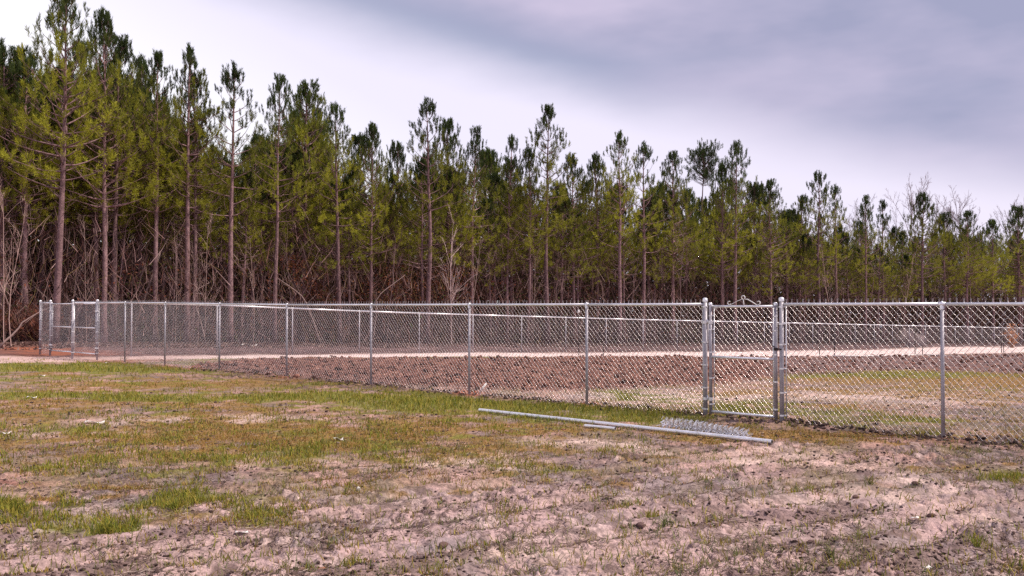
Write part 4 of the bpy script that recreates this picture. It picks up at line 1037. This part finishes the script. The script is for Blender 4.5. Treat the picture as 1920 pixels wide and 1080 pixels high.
# ------------------------------------------------------------------ pipes and loose wire
def pipe(a, b, rad, label):
    A = np.array(at(*a)); B = np.array(at(*b)); lift = rad + .012
    n = 24; P = A + (B - A) * np.linspace(0, 1, n)[:, None]
    zz = height(P[:, 0], P[:, 1]); f = np.polyfit(np.linspace(0, 1, n), zz, 1); P[:, 2] = np.polyval(f, np.linspace(0, 1, n)) + lift
    d = (P[-1] - P[0]); d /= np.linalg.norm(d)
    root = empty('metal_pipe', tuple(P[0])); tag(root, label, 'pipe')
    V, Fs = tube(P, rad, 16, cap=False); mk('pipe_wall', V, Fs, M_STEEL, root, smooth=True, off=P[0])
    V, Fs = tube([P[0] + d * .002, P[-1] - d * .002], rad * .88, 16, cap=False); Fs = [f[:, ::-1] for f in Fs if len(f)]
    i0 = mk('bore', V, Fs, M_DARKIN, root, smooth=True, off=P[0])
    V, Fs = [], []
    for e_, dd in ((P[0], -d), (P[-1], d)):
        u = np.cross(d, (0, 0, 1)); u /= np.linalg.norm(u); w = np.cross(d, u); base = len(V)
        for k_ in range(16):
            an = 2 * math.pi * k_ / 16; rd = u * math.cos(an) + w * math.sin(an); V += [e_ + rd * rad, e_ + rd * rad * .88]
        Fs += [(base + 2 * k_, base + 2 * ((k_ + 1) % 16), base + 2 * ((k_ + 1) % 16) + 1, base + 2 * k_ + 1) for k_ in range(16)]
    mk('rim', np.array(V), [np.array(Fs)], M_STEEL, root, off=P[0])
pipe((899, 773), (1446, 835), .027, 'long galvanised pipe lying on the grass in front of the walk gate')
pipe((1096, 803), (1153, 808.5), .022, 'short cut-off piece of pipe lying beside the middle of the long one')
a = np.array(at(1238, 803)); b = np.array(at(1408, 828)); d = (b - a); LL = float(np.linalg.norm(d[:2])); ang = math.atan2(d[1], d[0])
root = empty('wire_offcut', (a[0], a[1], (a[2] + b[2]) / 2), ang); tag(root, 'bristly curled offcut of chain-link mesh lying beside the long pipe', 'wire mesh')
for w_ in range(15):
    x0 = rng.uniform(0, .3) if w_ > 2 else 0.02 * w_; x1 = rng.uniform(.7, 1.0) if w_ > 2 else 1.0 - .03 * w_
    roll = rng.uniform(15, 130); cy = rng.uniform(-.05, .06); cz = rng.uniform(0, .04); hh = rng.uniform(.06, .09)
    V, Q = link_mesh((x1 - x0) * LL, 0.0, hh, r=.0042, sides=5, back=0, pitch=.085)
    V[:, 0] += x0 * LL; rr_ = math.radians(roll)
    env = 1 - .22 * (V[:, 0] / LL)
    wob_ = .014 * np.sin(V[:, 0] * 19 + w_ * 2)
    y_ = cy + V[:, 2] * math.cos(rr_) + wob_; z_ = (cz + V[:, 2] * math.sin(rr_)) * env + .02 + .6 * np.abs(wob_)
    V = np.stack([V[:, 0] + .02 * np.sin(V[:, 2] * 60), y_ * env, np.maximum(z_, .0)], 1)
    mk('mesh_strip', V, Q, M_OFF, root, smooth=True)

# ------------------------------------------------------------------ dark steel stakes inside the enclosure
def t_post(px, ytop, ybase, label, white=False, bars=()):
    gx, gy, g0 = at(px, ybase); hgt = (ybase - ytop) / F * gy
    root = empty('metal_stake', (gx, gy, g0), math.radians(20)); tag(root, label, 'stake', None)
    V, Fs = join([box((0, 0, hgt / 2 - .1), (.045, .008, hgt + .2)), box((0, .02, hgt / 2 - .1), (.008, .032, hgt + .2))] + [box((0, -.008, .25 + .22 * i), (.016, .01, .03)) for i in range(int(hgt / .22) - 1)])
    mk('shaft', V, Fs, M_DARK, root)
    if white:
        V, Fs = lathe([(0.0, hgt - .05), (.05, hgt - .05), (.06, hgt + .03), (.035, hgt + .09), (0, hgt + .10)], 10); mk('insulator_cap', V, Fs, M_WHITE, root, smooth=True)
    for z, w in bars:
        V, Fs = tube([(-w / 2, 0.015, z), (w / 2, .015, z + .03)], .016, 6); mk('cross_bar', V, Fs, M_POST, root)
    return root
t_post(1085, 585, 666, 'tall dark stake with a white cap standing at the edge of the tilled plot', True)
t_post(1131, 643, 668, 'short dark stake right of the white-capped one')
t_post(1564, 613, 669, 'dark stake right of the walk gate, tallest of the bare ones on the pale path')
t_post(1536, 645, 668, 'short dark stub just left of the dark stake by the pale path')
t_post(1715, 614, 665, 'dark stake on the pale path just left of the near line post')
t_post(1729, 650, 665, 'short dark stub just right of the dark stake on the pale path')
t_post(1881, 612, 660, 'dark stake with a cross bar near the right picture edge', bars=((1.15, 2.0),))
t_post(1877, 632, 661, 'shorter dark stake touching the one with the cross bar')

# pale dry shrubs seen through the fence on the right, and one with tan leaves
def shrub(px, py, w, h, n, col, label, leafc=None):
    gx, gy, g0 = at(px, py)
    root = empty('dry_shrub', (gx, gy, g0)); tag(root, label, 'shrub')
    a = rng.uniform(0, 6.28, n); el = rng.uniform(.5, 1.5, n); L = rng.uniform(.4, 1, n) * h
    d = np.stack([np.cos(a) * np.cos(el) * w / h, np.sin(a) * np.cos(el) * w / h, np.sin(el)], 1)
    A = rng.normal(0, .08, (n, 3)) * np.array((1, 1, 0)); B = A + d * L[:, None]; Mx = (A + B) / 2 + rng.normal(0, .06, (n, 3))
    C = B + rng.normal(0, .22, (n, 3))
    V, Q = prisms(np.concatenate([A, Mx, Mx]), np.concatenate([Mx, B, C]), .012, .006, sides=3)
    mk('stems', V, Q, M_TWIG, root, col=np.tile(np.array(col), (len(V), 1)))
    if leafc is not None:
        C = np.concatenate([B, Mx])[rng.integers(0, 2 * n, n * 4)] + rng.normal(0, .12, (n * 4, 3)); m_ = len(C)
        u = rng.normal(size=(m_, 3)) * .06; v = rng.normal(size=(m_, 3)) * .04
        V = np.stack([C - u, C + v, C + u, C - v], 1).reshape(-1, 3)
        mk('leaves', V, [np.arange(m_)[:, None] * 4 + np.array([[0, 1, 2, 3]])], M_LEAF, root, col=np.tile(np.array(leafc), (len(V), 1)))
shrub(1702, 650, 1.2, 1.6, 150, (.60, .48, .48), 'pale bleached brush heap behind the far fence at the right')
shrub(1726, 650, .7, 1.1, 80, (.60, .50, .50), 'smaller bleached shrub right of the pale brush heap')
shrub(1897, 652, .8, 2.3, 60, (.4, .26, .2), 'tan-leaved shrub by the stakes at the right edge', (.50, .25, .14))
shrub(20, 640, 2.2, 2.2, 300, (.22, .11, .09), 'dark reddish thicket on the clay bank at the left edge', (.20, .06, .04))
shrub(55, 642, 1.8, 1.8, 240, (.22, .11, .09), 'dark reddish thicket between the clay bank and the end of the fence', (.17, .06, .04))
# thin white hose along the path edge
P = [at(px, py) for px, py in ((1560, 669), (1620, 669.5), (1680, 667.5), (1715, 665.5), (1745, 666.5), (1770, 668.5), (1800, 670))]
P = np.array([(p[0], p[1], p[2] + .03) for p in P]); V, Fs = tube(P, .03, 6); o = mk('hose', V, Fs, M_WHITE, smooth=True, off=P[0]); o.location = P[0]; tag(o, 'thin white hose lying along the near edge of the pale path', 'hose')
